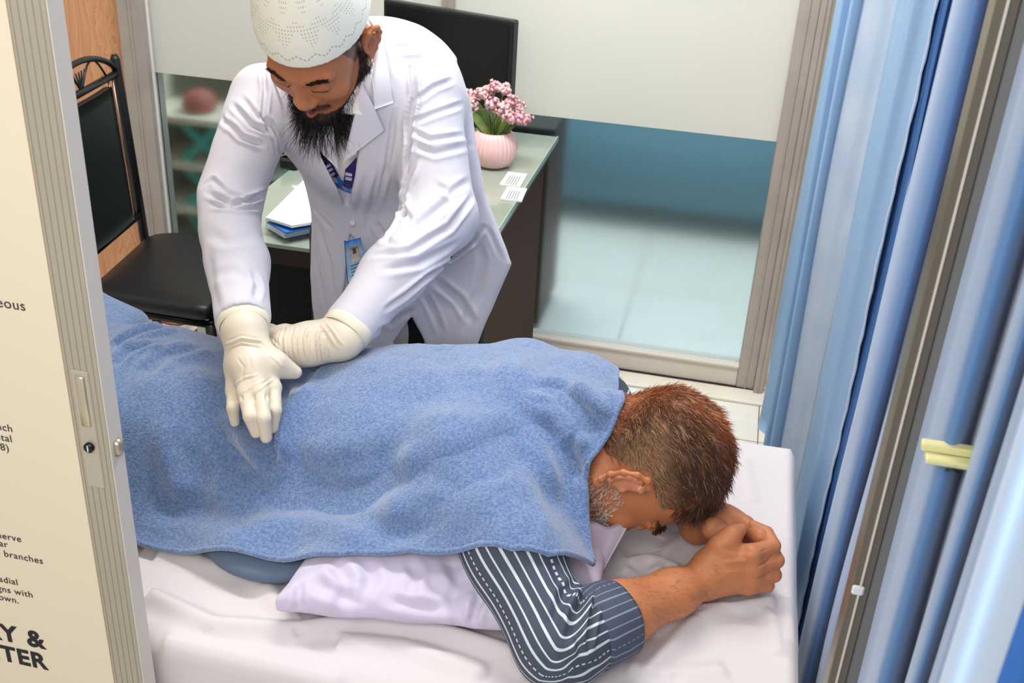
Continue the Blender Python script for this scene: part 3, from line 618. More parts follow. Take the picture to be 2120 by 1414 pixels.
# ---------- head template (local: x right, y forward, z up) ----------
def head(G, Rm, c, sc, ears=True, brow=1.0, nose=1.0, flare=1.0):
    Rm = np.array(Rm)
    def L(p): return np.array(c) + sc * (Rm @ np.array(p, float))
    def E(p, r, k=0.01, op='add', R=None): G.ell(L(p), np.array(r) * sc, k, R=Rm if R is None else Rm @ R, op=op)
    def C(a, b, ra, rb, k=0.01, op='add', sq=None): G.cap(L(a), L(b), ra * sc, rb * sc, k, op, sq=None if sq is None else (Rm @ np.array(sq[0], float), sq[1]))
    E((0, -0.012, 0.045), (0.074, 0.094, 0.083)); E((0, 0.035, 0.005), (0.064, 0.058, 0.075), 0.02)
    E((0, 0.04, -0.045), (0.053, 0.052, 0.065), 0.02)
    for s_ in (-1, 1):
        C((s_ * 0.055, 0.0, -0.045), (s_ * 0.018, 0.078, -0.098), 0.02, 0.017, 0.02)
        E((s_ * 0.04, 0.066, -0.022), (0.022, 0.018, 0.018), 0.018)
        C((s_ * 0.014, 0.088, 0.024), (s_ * 0.046, 0.076, 0.024), 0.009 * brow, 0.008 * brow, 0.012)
        E((s_ * 0.031, 0.101, 0.006), (0.017, 0.014, 0.010), 0.012, 'sub')
        E((s_ * 0.031, 0.0765, 0.005), (0.0145, 0.0145, 0.0125), 0.003)
        C((s_ * 0.02, 0.091, 0.0), (s_ * 0.043, 0.085, 0.001), 0.0022, 0.002, 0.003)
        E((s_ * 0.0125, 0.095, -0.032), (0.0075, 0.010, 0.0065), 0.005)
        E((s_ * 0.007, 0.099, -0.0405), (0.0035, 0.005, 0.003), 0.002, 'sub')
        C((s_ * 0.02, 0.083, -0.058), (0, 0.0965, -0.0565), 0.0045, 0.0055, 0.006)
        C((s_ * 0.02, 0.083, -0.062), (0, 0.096, -0.069), 0.0045, 0.006, 0.006)
        C((s_ * 0.024, 0.083, -0.0625), (0, 0.103, -0.0625), 0.0012, 0.0015, 0.003, 'sub')
    C((0, 0.086, 0.020), (0, 0.101, -0.022), 0.008, 0.0085 * nose, 0.01); E((0, 0.1025, -0.029), (0.0115 * nose, 0.0105, 0.010), 0.007)
    E((0, 0.082, -0.1), (0.02, 0.016, 0.016), 0.014)
    if ears:
        for s_ in (-1, 1):
            def q(y, z, o): return (s_ * (0.0725 + o * flare), y * (.55 + .45 * flare) - .004 * (flare - 1), z * (.6 + .4 * flare))
            # outer rim, inner ridge, bowl and lobe
            E(q(-0.006, 0.0, 0.004), (0.006, 0.014, 0.026), 0.006)
            rim = [q(0.004, 0.004, 0.003), q(0.002, 0.017, 0.008), q(-0.005, 0.027, 0.013), q(-0.016, 0.028, 0.017), q(-0.024, 0.019, 0.020), q(-0.026, 0.004, 0.0195), q(-0.021, -0.011, 0.016), q(-0.012, -0.023, 0.011), q(-0.003, -0.031, 0.006)]
            for a, b in zip(rim[:-1], rim[1:]): C(a, b, 0.0034, 0.0034, 0.003)
            for a, b in zip(rim[1:-1], rim[2:]):     # web that joins the rim to the head
                a2 = (s_ * 0.072, a[1] * 0.55, a[2] * 0.8); C(((a[0] + a2[0]) / 2, (a[1] + a2[1]) / 2, (a[2] + a2[2]) / 2), a, 0.0032, 0.0026, 0.006)
            anti = [q(-0.008, 0.018, 0.010), q(-0.016, 0.008, 0.013), q(-0.016, -0.004, 0.013), q(-0.010, -0.014, 0.010), q(-0.002, -0.016, 0.007)]
            for a, b in zip(anti[:-1], anti[1:]): C(a, b, 0.0032, 0.0032, 0.003)
            E(q(-0.004, -0.029, 0.006), (0.0045, 0.0075, 0.009), 0.005)
            E(q(0.004, -0.004, 0.006), (0.0035, 0.0035, 0.006), 0.003)
            E(q(-0.004, -0.002, 0.013), (0.009, 0.0075, 0.011), 0.003, 'sub')
    return L

SKIN2 = mat('warm_brown_skin', 'C98358', 0.5, attr='Col', sub=0.12, bump=(260, 0.25, 4), vary=(45, 0.22, '9E5F3E'))
SKIN1 = mat('brown_skin', '9A5C3C', 0.48, attr='Col', sub=0.1, bump=(260, 0.15, 4), vary=(30, 0.15, '8A4E34'))

# ================= lying man =================
R2 = np.array([(-.07, -.995, -.065), (.203, .049, -.978), (.977, -.081, .199)]).T; _c, _s = math.cos(math.radians(8)), math.sin(math.radians(8)); R2 = R2 @ np.array([[_c, _s, 0], [-_s, _c, 0], [0, 0, 1]])
c2_ = np.array([-.07, 1.385, .812]); s2_ = 1.07
shR, elR, wrR = np.array([-.30, 1.275, .812]), np.array([-.125, 1.090, .706]), onz(1462, 1197, .700)
shL, elL, wrL = np.array([-.28, 1.585, .80]), np.array([-.14, 1.66, .69]), onz(1446, 1078, .700)
def torso_parts(G, o=0.0, legs=True):
    G.ell((-.40, 1.435, .775), (.20 + o, .165 + o, .098 + o), 0.05); G.ell((-.30, 1.435, .795), (.12 + o, .185 + o, .075 + o), 0.05); G.ell((-.215, 1.45, .815), (.09 + o, .15 + o, .06 + o), 0.04); G.ell((-.17, 1.50, .81), (.075 + o, .11 + o, .055 + o), 0.04)
    G.cap((-.42, 1.43, .765), (-.66, 1.41, .732), .135 + o, .125 + o, 0.06, sq=((0, 0, 1), 0.62)); G.ell((-.85, 1.41, .748), (.17 + o, .168 + o, .088 + o), 0.06)
    if legs:
        for s_ in (-1, 1):
            G.chain([(-.92, 1.40 + .085 * s_, .745), (-1.28, 1.40 + .10 * s_, .72), (-1.62, 1.42 + .11 * s_, .705), (-1.72, 1.42 + .12 * s_, .67)], [.088 + o, .062 + o, .045 + o, .035 + o], 0.03)
# body mesh in three resolutions joined into one object
G = Sdf((-1.80, 1.2, .62), (-.15, 1.66, .93), .007); torso_parts(G, -0.012)
parts = [G.mesh()]
G = Sdf((-.30, 1.24, .64), (.10, 1.56, .96), .0021); Lh = head(G, R2, c2_, s2_, flare=1.65)
G.chain([Lh((0, -.02, -.02)), Lh((0, -.035, -.10)), (-.28, 1.43, .845)], [.055, .053, .062], 0.03)
G.cap(Lh((0, -.07, -.035)), Lh((0, -.06, -.12)), .026, .034, 0.03)
V, Q = G.mesh(); V = laplace(V, Q, 2, 0.4); parts.append((V, Q)); nh = (len(parts[0][0]), len(parts[0][0]) + len(V))
# right arm and hand
G = Sdf((-.20, 1.02, .63), (.20, 1.46, .80), .0019)
pr = lambda u, v, z: onz(u, v, z)
G.chain([shR, elR], [.045, .042], 0.02)
mid = (elR + wrR) / 2 + [0, 0, .004]
G.chain([elR, (elR * .62 + wrR * .38) + [0, 0, .004], (elR * .25 + wrR * .75), wrR], [.041, .043, .032, .0255], 0.02, sq=((0, -.3, 1), 0.92))
mcp = [pr(1556, 1146, .742), pr(1562, 1170, .724), pr(1558, 1193, .702), pr(1549, 1212, .684)]
pip = [pr(1600, 1130, .742), pr(1607, 1160, .722), pr(1602, 1190, .700), pr(1589, 1212, .680)]
for j in range(4):
    G.cap(wrR + [0, 0, .012 - .008 * j], mcp[j] - nv(mcp[j] - wrR) * .012 + [0.0, .012, -.004], .021, .0145, 0.014)
    r0 = [.0115, .0118, .0112, .0100][j]
    dip = pip[j] + np.array([-.004, .026, -.006]); tip = dip + np.array([-.024, .012, -.004])
    if j == 0: dip = pip[0] + np.array([-.010, .022, .004]); tip = dip + np.array([-.02, .006, .004])
    G.chain([mcp[j], pip[j]], [r0 + .0015, r0], 0.006); G.chain([pip[j], dip, tip], [r0, r0 - .001, r0 - .0025], 0.002)
    G.ell(mcp[j] + np.array([0, -.003, .001]), (r0 + .0015,) * 3, 0.006)
G.ell((mcp[1] + mcp[2]) / 2 * .5 + wrR * .5 + [0, .012, 0], (.045, .026, .03), 0.02, R=np.array([nv(mcp[1] - wrR), nv(np.cross([0, 0, 1], mcp[1] - wrR)), [0, 0, 1]]).T)
G.chain([pr(1474, 1160, .722), pr(1492, 1128, .748), pr(1515, 1108, .762), pr(1533, 1096, .765)], [.020, .0145, .0118, .0092], 0.012)
G.cap(pr(1505, 1150, .735), pr(1550, 1150, .736), .015, .012, 0.012)
V, Q = G.mesh(); V = laplace(V, Q, 1, 0.4)
tr = bvh(V, Q)
V = crease(V, Q, tr, [([(1568, 1172), (1585, 1165), (1600, 1150)], .0026, .0018, .2), ([(1566, 1198), (1585, 1192), (1604, 1178)], .0026, .0018, .2), ([(1575, 1142), (1590, 1136)], .0008, .0015), ([(1495, 1135), (1530, 1140), (1560, 1140)], .0012, .004, .3),
    ([(1500, 1165), (1550, 1160)], -.0018, .003, 0), ([(1500, 1185), (1545, 1182)], -.0018, .003, 0), ([(1505, 1108), (1512, 1114)], .0008, .0014), ([(1460, 1170), (1490, 1210)], .0006, .002)])
parts.append((V, Q))
# left arm and hand
G = Sdf((-.24, 1.30, .63), (.20, 1.72, .80), .0022)
G.chain([shL, elL], [.045, .042], 0.02); G.chain([elL, (elL * .6 + wrL * .4), wrL], [.041, .042, .026], 0.02)
lm = [pr(1541, 1092, .742), pr(1536, 1092, .724), pr(1530, 1095, .704), pr(1524, 1098, .686)]
lp = [pr(1574, 1114, .744), pr(1578, 1128, .722), pr(1570, 1145, .700), pr(1560, 1160, .680)]
lt = [pr(1598, 1128, .742), pr(1600, 1150, .716), pr(1588, 1166, .694), pr(1572, 1178, .675)]
for j in range(4):
    G.cap(wrL + [0, 0, .014 - .010 * j], lm[j] + [0, .006, 0], .024, .0150, 0.014)
    G.chain([lm[j] + [0, .006, 0], lp[j] + [0, .004, 0], lt[j] + [0, .006, 0]], [.0125, .0112, .0088], 0.006)
G.chain([pr(1478, 1095, .745), pr(1500, 1110, .745), pr(1521, 1132, .742)], [.018, .013, .0092], 0.01)
G.ell(pr(1490, 1080, .728), (.032, .030, .022), 0.02)
V, Q = G.mesh(); V = laplace(V, Q, 1, 0.4); parts.append((V, Q))
VV = []; QQ = []; n0 = 0
for V, Q in parts: VV.append(V); QQ.append(Q + n0); n0 += len(V)
VV = np.concatenate(VV); QQ = np.concatenate(QQ)
man = geo('person', VV, QQ, SKIN2, label='grey-brown haired man lying prone under the blue towel, forehead on clasped hands', cat='person')
Cs = np.tile(np.array(lin('C07A50')), (len(VV), 1)); Lc = ((VV - c2_) @ R2) / s2_
inh = np.zeros(len(VV), bool); inh[nh[0]:nh[1]] = True
def blend(mask, col, amt=1.0):
    w_ = (np.clip(mask, 0, 1) * amt)[:, None]; Cs[:] = Cs * (1 - w_) + np.array(lin(col)) * w_
blend(inh * np.clip(1.3 - np.linalg.norm((Lc - [.082, -.008, 0]) / [.016, .03, .042], axis=1), 0, 1) * 3, 'D38A66')
hairline = lambda L_: (L_[:, 2] > np.interp(L_[:, 1], [-.12, -.06, -.035, -.02, .0, .03, .06, .09], [-.05, -.045, -.03, .035, .035, .04, .085, .10]))
hm = inh & hairline(Lc) & (np.abs(Lc[:, 0]) < .2) & ~((np.abs(Lc[:, 0]) > .0765) & (np.abs(Lc[:, 1] + .008) < .045) & (Lc[:, 2] < .045))
blend(hm.astype(float), '5A3420', 0.75)
vcol(man, 'Col', Cs)
HAIR = mat('hair_strands', '4A2C1C', 0.42, attr='Col', spec=0.4)
Nn = vnorm(VV[nh[0]:nh[1]], parts[1][1]); idx = np.where(hm[nh[0]:nh[1]])[0]; pick = rng.choice(idx, min(15000, len(idx) * 2)); Pr = VV[nh[0]:nh[1]][pick]; Nr = Nn[pick]; Lr = ((Pr - c2_) @ R2) / s2_
Pr = Pr + rng.normal(size=Pr.shape) * .0008
# combed from the crown forward and to the side
fl_ = np.tile(np.array([.25, .75, .55]), (len(Lr), 1)); fl_[:, 2] -= 1.5 * np.clip((Lr[:, 1] - .02) / .06, 0, 1); fl_[:, 0] += .4 * np.sign(Lr[:, 0]) * np.clip((np.abs(Lr[:, 0]) - .03) / .05, 0, 1); fw = fl_ @ R2.T
tan = fw - Nr * np.einsum('ij,ij->i', fw, Nr)[:, None]; tan /= np.linalg.norm(tan, axis=1, keepdims=True) + 1e-9
tan = tan + rng.normal(size=tan.shape) * .15 + .34 * np.stack([fbm(Lr, 24, 31 + k, 2) for k in range(3)], 1); dd = tan + Nr * 0.20; dd /= np.linalg.norm(dd, axis=1, keepdims=True)
side = np.clip((np.abs(Lr[:, 0]) - .045) / .03, 0, 1) * np.clip((.07 - Lr[:, 2]) / .04, 0, 1); front = np.clip((Lr[:, 1] - .025) / .045, 0, 1)
back = np.clip((-Lr[:, 1] - .02) / .05, 0, 1); crown = np.clip((Lr[:, 2] - .085) / .03, 0, 1)
ln = (.017 + .014 * front + .004 * crown) * (1 - .5 * side) * rng.uniform(.7, 1.2, len(Pr))
cs = np.tile(np.array(lin('54382A')), (len(Pr), 1)); hl = rng.random(len(Pr))
def cm(w_, col): 
    global cs
    cs = cs * (1 - w_[:, None]) + np.array(lin(col)) * w_[:, None]
ng = .5 + .5 * np.clip(fbm(Lr, 12, 21, 2), -1, 1); cm(np.clip(back * 1.1 + crown * .4, 0, 1) * np.clip((.045 - Lr[:, 0]) / .04, 0, 1) * (.45 + .5 * ng) * (hl < .85), 'C0622C'); cm(np.clip(back * (hl < .4) * .4, 0, 1), '7A5236'); cm(((hl > .78) & (hl < .93)) * back * 0.9, 'C99468'); cm(np.clip(side * 1.6, 0, 1) * (.35 + .65 * (hl < .6)) * .9 * (1 - .6 * front), 'C09C74'); cm((hl > .955) * .8 * (1 - front), 'BFA78E'); cm(front * (side < .6) * .8, '2A1810')
strands('hair', Pr, dd, ln, .0005, cs, HAIR, man, curl=0.5, seg=4)
# white stubble beard and brows
bm_ = np.where(inh[nh[0]:nh[1]] & (Lc[nh[0]:nh[1], 2] < np.interp(Lc[nh[0]:nh[1], 1], [-.02, .0, .03, .06, .1], [-.020, -.004, -.006, -.030, -.046])) & (Lc[nh[0]:nh[1], 2] > -.125) & (Lc[nh[0]:nh[1], 1] > -.012) )[0]
bm_ = bm_[Lc[nh[0]:nh[1], 0][bm_] < .078]; pk = rng.choice(bm_, 3400); Pb = VV[nh[0]:nh[1]][pk]; Nb = Nn[pk]; d = Nb * .6 + (R2 @ np.array([0, .25, -.8])) + rng.normal(size=Nb.shape) * .25; d /= np.linalg.norm(d, axis=1, keepdims=True)
cb_ = np.tile(np.array(lin('F8F2EA')), (3400, 1)) * rng.uniform(.7, 1.1, (3400, 1)); strands('beard', Pb, d, rng.uniform(.004, .009, 3400), .0004, cb_, HAIR, man, curl=.6, seg=3)
bw = np.where((np.abs(np.abs(Lc[nh[0]:nh[1], 0]) - .033) < .022) & (np.abs(Lc[nh[0]:nh[1], 2] - .029) < .006) & (Lc[nh[0]:nh[1], 1] > .05))[0]
for s_ in (-1, 1):
    b2 = bw[Lc[nh[0]:nh[1], 0][bw] * s_ > 0]; pk = rng.choice(b2, 260); d = Nn[pk] * .4 + (s_ * R2[:, 0] * .8 + R2[:, 2] * .1) + rng.normal(size=(260, 3)) * .15; d /= np.linalg.norm(d, axis=1, keepdims=True)
    strands('eyebrow', VV[nh[0]:nh[1]][pk], d, rng.uniform(.006, .011, 260), .0004, np.tile(np.array(lin('4A3428')), (260, 1)), HAIR, man, seg=3)
# forearm hair
av0 = nh[1]; Va, Qa = parts[2]; Na = vnorm(Va, Qa); ta = ((Va - elR) @ (wrR - elR)) / (wrR - elR).dot(wrR - elR); ii = np.where((ta > .3) & (ta < 1.0) & (Na[:, 2] > -.5))[0]; pk = rng.choice(ii, 700)
fd = nv(wrR - elR); d = Na[pk] * .35 + fd * .6 + np.array([0, -.4, -.3]) + rng.normal(size=(700, 3)) * .25; d /= np.linalg.norm(d, axis=1, keepdims=True)
strands('arm_hair', Va[pk], d, rng.uniform(.005, .010, 700), .00011, np.tile(np.array(lin('6A4028')), (700, 1)), HAIR, man, curl=.6, seg=3)

# shirt: striped, with rolled cuff
def stripe_mat(name, base, line, w_):
    m = mat(name, base, 0.75, bump=(700, 0.3)); nt = m.node_tree; N = nt.nodes; L = nt.links; b = N['Principled BSDF']
    a = N.new('ShaderNodeAttribute'); a.attribute_name = 'Sew'; sx = N.new('ShaderNodeSeparateXYZ'); L.new(a.outputs['Vector'], sx.inputs[0])
    def mth(op, i0, i1=None):
        n = N.new('ShaderNodeMath'); n.operation = op
        for k, v in enumerate((i0, i1)):
            if v is None: continue
            if isinstance(v, (int, float)): n.inputs[k].default_value = v
            else: L.new(v, n.inputs[k])
        return n.outputs[0]
    s = mth('MULTIPLY', sx.outputs[0], 1 / 0.0125); fr = mth('FRACT', s); on = mth('LESS_THAN', fr, w_); ix = mth('FLOOR', s)
    wide = mth('LESS_THAN', mth('MODULO', mth('ADD', ix, 1000.0), 2.0), 0.5)
    on = mth('LESS_THAN', fr, mth('ADD', mth('MULTIPLY', wide, w_ * .45), w_ * .7))
    dash = mth('LESS_THAN', mth('MODULO', mth('ADD', ix, 1000.0), 7.0), 0.9); gap = mth('GREATER_THAN', mth('FRACT', mth('MULTIPLY', sx.outputs[1], 1 / 0.0085)), 0.55)
    f = mth('MULTIPLY', on, mth('SUBTRACT', 1.0, mth('MULTIPLY', dash, gap)))
    mx = N.new('ShaderNodeMix'); mx.data_type = 'RGBA'; mx.inputs[6].default_value = (*lin(base), 1); mx.inputs[7].default_value = (*lin(line), 1); L.new(f, mx.inputs[0]); L.new(mx.outputs[2], b.inputs['Base Color'])
    return m
G = Sdf((-.80, 1.0, .64), (.02, 1.68, .96), .0030); torso_parts(G, 0.004, False)
cf1 = elR * .68 + wrR * .32
G.chain([shR + [-.03, .03, 0], shR * .5 + elR * .5, elR + [-.004, -.004, 0]], [.066, .060, .058], 0.035); G.chain([elR, elR * .75 + wrR * .25], [.057, .052], 0.02)
G.cap(shL, elL, .06, .055, 0.035)
V, Q = G.mesh(); V = laplace(V, Q, 2, .5); tr = bvh(V, Q)
V = crease(V, Q, tr, [([(1215, 1215), (1190, 1270), (1178, 1330)], .007, .006, .7), ([(1235, 1230), (1222, 1290), (1215, 1350)], .006, .005, .7), ([(1200, 1200), (1165, 1235), (1140, 1300)], .004, .007, .7), ([(1225, 1215), (1205, 1260), (1195, 1310), (1205, 1370)], .005, .005, .7), ([(1140, 1160), (1165, 1220), (1180, 1260)], .003, .008), ([(1190, 1180), (1215, 1230)], .003, .006), ([(1150, 1350), (1200, 1380), (1240, 1385)], .003, .008), ([(1060, 1150), (1090, 1230), (1120, 1300)], .002, .01)])
shirt = geo('shirt', V, Q, stripe_mat('striped_slate_cotton', '454B5A', 'CFDADB', .24), man, label='slate shirt with white stripes')
def sew(V, a, b, mid_):
    out = np.zeros((len(V), 3))
    def fr(a, b):
        d = nv(b - a); u = nv(np.cross(d, [0, 0, 1])); w2 = np.cross(u, d); q = V - a; ang = np.arctan2(q @ w2, q @ u); return ang * 0.056, q @ d
    s1, t1 = fr(a, mid_); s2, t2 = fr(mid_, b); wgt = np.clip(((V - mid_) @ nv(nv(b - mid_) + nv(mid_ - a))) / .03 + .5, 0, 1)
    out[:, 0] = s1 * (1 - wgt) + s2 * wgt; out[:, 1] = t1 * (1 - wgt) + (t2 + np.linalg.norm(mid_ - a)) * wgt; return out
def sewattr(o, A): a = o.data.attributes.new('Sew', 'FLOAT_VECTOR', 'POINT'); a.data.foreach_set('vector', A.astype(np.float32).ravel())
sewattr(shirt, sew(V, shR, wrR, elR))
fdir = nv(wrR - elR); c0_ = elR + fdir * .038; c1_ = elR + fdir * .098
cuP = []
u_ = nv(np.cross(fdir, [0, 0, 1])); w2_ = np.cross(u_, fdir)
for i, (t, r) in enumerate([(0.0, .0545), (.004, .0585), (.03, .0575), (.055, .0555), (.060, .0535), (.057, .0505), (.03, .050)]):
    cuP.append([c0_ + fdir * t + r * (math.cos(a) * u_ + .94 * math.sin(a) * w2_) + .0012 * math.sin(a * 5 + t * 60) * u_ + [0, 0, .0015] for a in np.linspace(0, 2 * math.pi, 73)])
cuP = np.array(cuP); cuff = sheet('cuff', cuP, 0.0, stripe_mat('cuff_slate_cotton', '474D60', '8590A4', .16), shirt, label='rolled-up cuff of plainer slate cloth')
sewattr(cuff, sew(cuP.reshape(-1, 3), shR, wrR, elR))
# dark collar behind the neck
G = Sdf((-.34, 1.30, .78), (-.12, 1.58, .94), .0025)
for k in range(13):
    a = math.pi * (-.1 + 1.2 * k / 12); p = np.array([-.150 + .010 * math.sin(a), 1.405 + .085 * math.cos(a), .800 + .062 * math.sin(a)]); 
    if k: G.cap(pp, p, .012, .012, .006, sq=((1, 0, 0), 1.0))
    pp = p
V, Q = G.mesh(); geo('collar', V, Q, mat('dark_navy_collar', '20242F', .7), shirt)
# trousers
G = Sdf((-1.78, 1.05, .63), (-.42, 1.66, .90), .006); G.ell((-.575, 1.205, .680), (.105, .080, .026), 0.03)
G.ell((-.86, 1.41, .748), (.17, .172, .092), 0.06)
for s_ in (-1, 1): G.chain([(-.92, 1.40 + .085 * s_, .742), (-1.28, 1.40 + .10 * s_, .724), (-1.60, 1.42 + .11 * s_, .712)], [.086, .068, .056], 0.03)
V, Q = G.mesh(); geo('trousers', V, Q, mat('slate_trousers', '5A6A80', .7), man)

# ================= bed =================
bed = empty('treatment_bed', (-.8, 1.37, 0), 'treatment bed under the white sheet with the prone man', 'bed')
BX0, BX1, BY0, BY1 = -1.85, .186, 1.01, 1.742
STEEL = mat('grey_steel', '8A8F92', .4, .7)
MB().box((BX0, BY0 + .01, .56), (BX1 - .012, BY1 - .012, .640), .02).build('mattress', mat('dark_vinyl', '2C3644', .5), bed, True)
MB().box((BX0, BY0 + .03, .50), (BX1 - .03, BY1 - .03, .56), .004).build('bed_frame', STEEL, bed)
for x in (BX0 + .08, BX1 - .09):
    for y in (BY0 + .08, BY1 - .08): MB().box((x - .02, y - .02, 0), (x + .02, y + .02, .50), .003).build('leg', STEEL, bed)
# sheet: top + drop on the near side and on the head end
LIN = mat('white_cotton_sheet', 'D3CBCB', .75, bump=(160, .12), sheen=.15)
nx, ny = 300, 200
def shz(x, y):
    z = BED + 0 * x
    P = np.stack([x, y, 0 * x], -1); z = z + .0022 * fbm(P * [1, 1.6, 1], 2.2, 5, 2)
    return z
def fold(x, y, a, b, h, w_, fade=.15):
    a = np.array(a); b = np.array(b); e = b - a; t = ((x - a[0]) * e[0] + (y - a[1]) * e[1]) / e.dot(e); tc = np.clip(t, 0, 1); d = np.hypot(x - a[0] - tc * e[0], y - a[1] - tc * e[1]); fd_ = np.clip(np.minimum(t, 1 - t) / fade + .3, 0, 1)
    return h * np.exp(-(d / w_) ** 2) * fd_
SF = []   # sheet folds given in the photograph, height and width in metres
for px, h, w_ in [([(330, 1150), (520, 1190), (610, 1290)], .010, .020), ([(310, 1240), (440, 1300), (620, 1310), (760, 1290), (900, 1310), (1080, 1370)], .012, .018), ([(330, 1330), (520, 1370), (700, 1414)], .010, .022), ([(300, 1135), (400, 1140), (520, 1170)], .008, .015),
    ([(1340, 1310), (1420, 1270), (1520, 1265), (1600, 1250)], .010, .012), ([(1340, 1400), (1440, 1290), (1500, 1262)], .010, .016), ([(1300, 1385), (1400, 1400), (1500, 1390)], .006, .02), ([(1560, 1230), (1600, 1290), (1610, 1360)], .005, .012), ([(1630, 1240), (1640, 1330)], .003, .01),
    ([(1420, 1110), (1380, 1150), (1360, 1190)], .008, .014), ([(1300, 1170), (1340, 1160), (1400, 1180)], .008, .012), ([(1540, 950), (1560, 1040)], .002, .01), ([(700, 1330), (840, 1345), (1000, 1400)], .008, .02), ([(430, 1160), (560, 1215)], -.004, .02), ([(1000, 1340), (1100, 1395), (1200, 1410)], .008, .018), ([(1270, 1240), (1330, 1215), (1420, 1185)], .010, .010), ([(1260, 1120), (1300, 1190)], .006, .012)]:
    W3 = [onz(u, v, BED)[:2] for u, v in px]
    for a, b in zip(W3[:-1], W3[1:]): SF.append((a, b, h * 1.5, w_ * .85))
def sheet_h(x, y):
    z = shz(x, y); add = np.zeros_like(z)
    for a, b, h, w_ in SF:
        if abs(h) > 0:
            f_ = fold(x, y, a, b, abs(h), w_, .01); add = np.where(h > 0, np.maximum(add, f_), add - f_)
    return z + add
us = np.linspace(0, 1, nx); P = []
drop_n = 46
for i in range(nx):
    x = BX0 + (BX1 - BX0) * us[i]; P.append([(x, y) for y in np.linspace(BY1, BY0, ny)])
P = np.array(P); Z = sheet_h(P[..., 0], P[..., 1]); top = np.concatenate([P, Z[..., None]], -1)
top[..., 2] -= .012 * np.clip((BY0 + .03 - top[..., 1]) / .03, 0, 1) ** 2 + .012 * np.clip((top[..., 0] - BX1 + .008) / .008, 0, 1) ** 2
dz = np.linspace(0, .34, drop_n + 1)[1:]; side_ = []
e_ = top[:, -1]
for q in dz: 
    r = np.minimum(q / .02, 1); off = -.012 * np.sin(r * math.pi / 2) - .02 * (q / .34) * (np.sin(e_[:, 0] * 14 + 1.0) * .6 + np.sin(e_[:, 0] * 31) * .3); 
    side_.append(np.stack([e_[:, 0], np.maximum(e_[:, 1] + off, .985), e_[:, 2] - q], -1))
full = np.concatenate([top, np.stack(side_, 1)], 1)
# head-end drop
endc = full[-1]; rows = []
for q in np.linspace(0, .30, 30)[1:]:
    o_ = .006 * np.sin(np.minimum(q / .012, 1) * math.pi / 2); r_ = endc.copy(); r_[:, 0] += o_ + .004 * np.sin(r_[:, 1] * 25) * q / .3; r_[:, 2] = np.minimum(r_[:, 2], endc[:, 2] - q * (np.arange(len(r_)) < ny + 2)); rows.append(r_)
full = np.concatenate([full, np.array(rows)], 0)
sheet('bed_sheet', full, 0.0015, LIN, label='white cotton sheet with soft folds spread over the treatment bed', cat='bed sheet')
# ================= pillow =================
G = Sdf((-.56, 1.02, .63), (-.02, 1.62, .80), .004)
pcx = [np.array([-.515, 1.062]), np.array([-.475, 1.55]), np.array([-.115, 1.55]), np.array([-.085, 1.13])]
pm_ = sum(pcx) / 4
sl, PP = G.region((-.56, 1.02, .62), (-.02, 1.62, .81), 0)
x, y, z = PP[..., 0], PP[..., 1], PP[..., 2]
dd_ = np.full(x.shape, -1e9)
for i in range(4):
    a = pcx[i]; b = pcx[(i + 1) % 4]; e = nv(b - a); nrm = np.array([-e[1], e[0]]); nrm = nrm if nrm.dot(pm_ - a) < 0 else -nrm
    dd_ = np.maximum(dd_, (x - a[0]) * nrm[0] + (y - a[1]) * nrm[1])
inside = np.clip(-dd_, 0, .16); hh = .005 + .052 * np.sqrt(np.clip(inside / .12, 0, 1)); hh = hh + .002 * np.sin(x * 60 + 3 * np.sin(y * 30)) * (inside < .06)
G.F[sl] = np.maximum(np.abs(z - (BED + .012 + .036)) * 1.0 - hh * .92, dd_).astype(np.float32)
V, Q = G.mesh(); V = laplace(V, Q, 3, .5)
V[:, 2] = np.maximum(V[:, 2], BED + .004)
PIL = mat('lavender_white_pillowcase', 'CBC1D4', .75, bump=(160, .12), sheen=.15)
trp = bvh(V, Q)
V = crease(V, Q, trp, [([(622, 1205), (618, 1240), (620, 1282)], .005, .006), ([(760, 1160), (770, 1200), (740, 1240)], .005, .010), ([(930, 1150), (950, 1200), (940, 1250)], .006, .010), ([(850, 1160), (860, 1190), (845, 1230)], .004, .008), ([(640, 1200), (700, 1230), (760, 1260)], .006, .01), ([(1000, 1230), (985, 1260), (975, 1300)], .008, .006), ([(880, 1200), (930, 1240), (960, 1290)], .006, .01), ([(690, 1160), (720, 1210), (700, 1270)], .006, .01), ([(800, 1240), (850, 1255), (930, 1262)], .006, .008)])
pil = geo('pillow', V, Q, PIL, label='lavender white pillow under the prone man on the bed', cat='pillow')
# pillowcase flap standing beside the neck
Fq = [onz(1212, 1085, .765), onz(1300, 1088, .735), onz(1232, 1212, .668), onz(1215, 1165, .70)]
PF = np.array([[Fq[0] * (1 - u) * (1 - v) + Fq[1] * u * (1 - v) + Fq[2] * u * v + Fq[3] * (1 - u) * v + np.array([0, 0, .004 * math.sin(u * 9)]) for v in np.linspace(0, 1, 16)] for u in np.linspace(0, 1, 16)])
sheet('pillowcase_flap', PF, .002, PIL, pil)

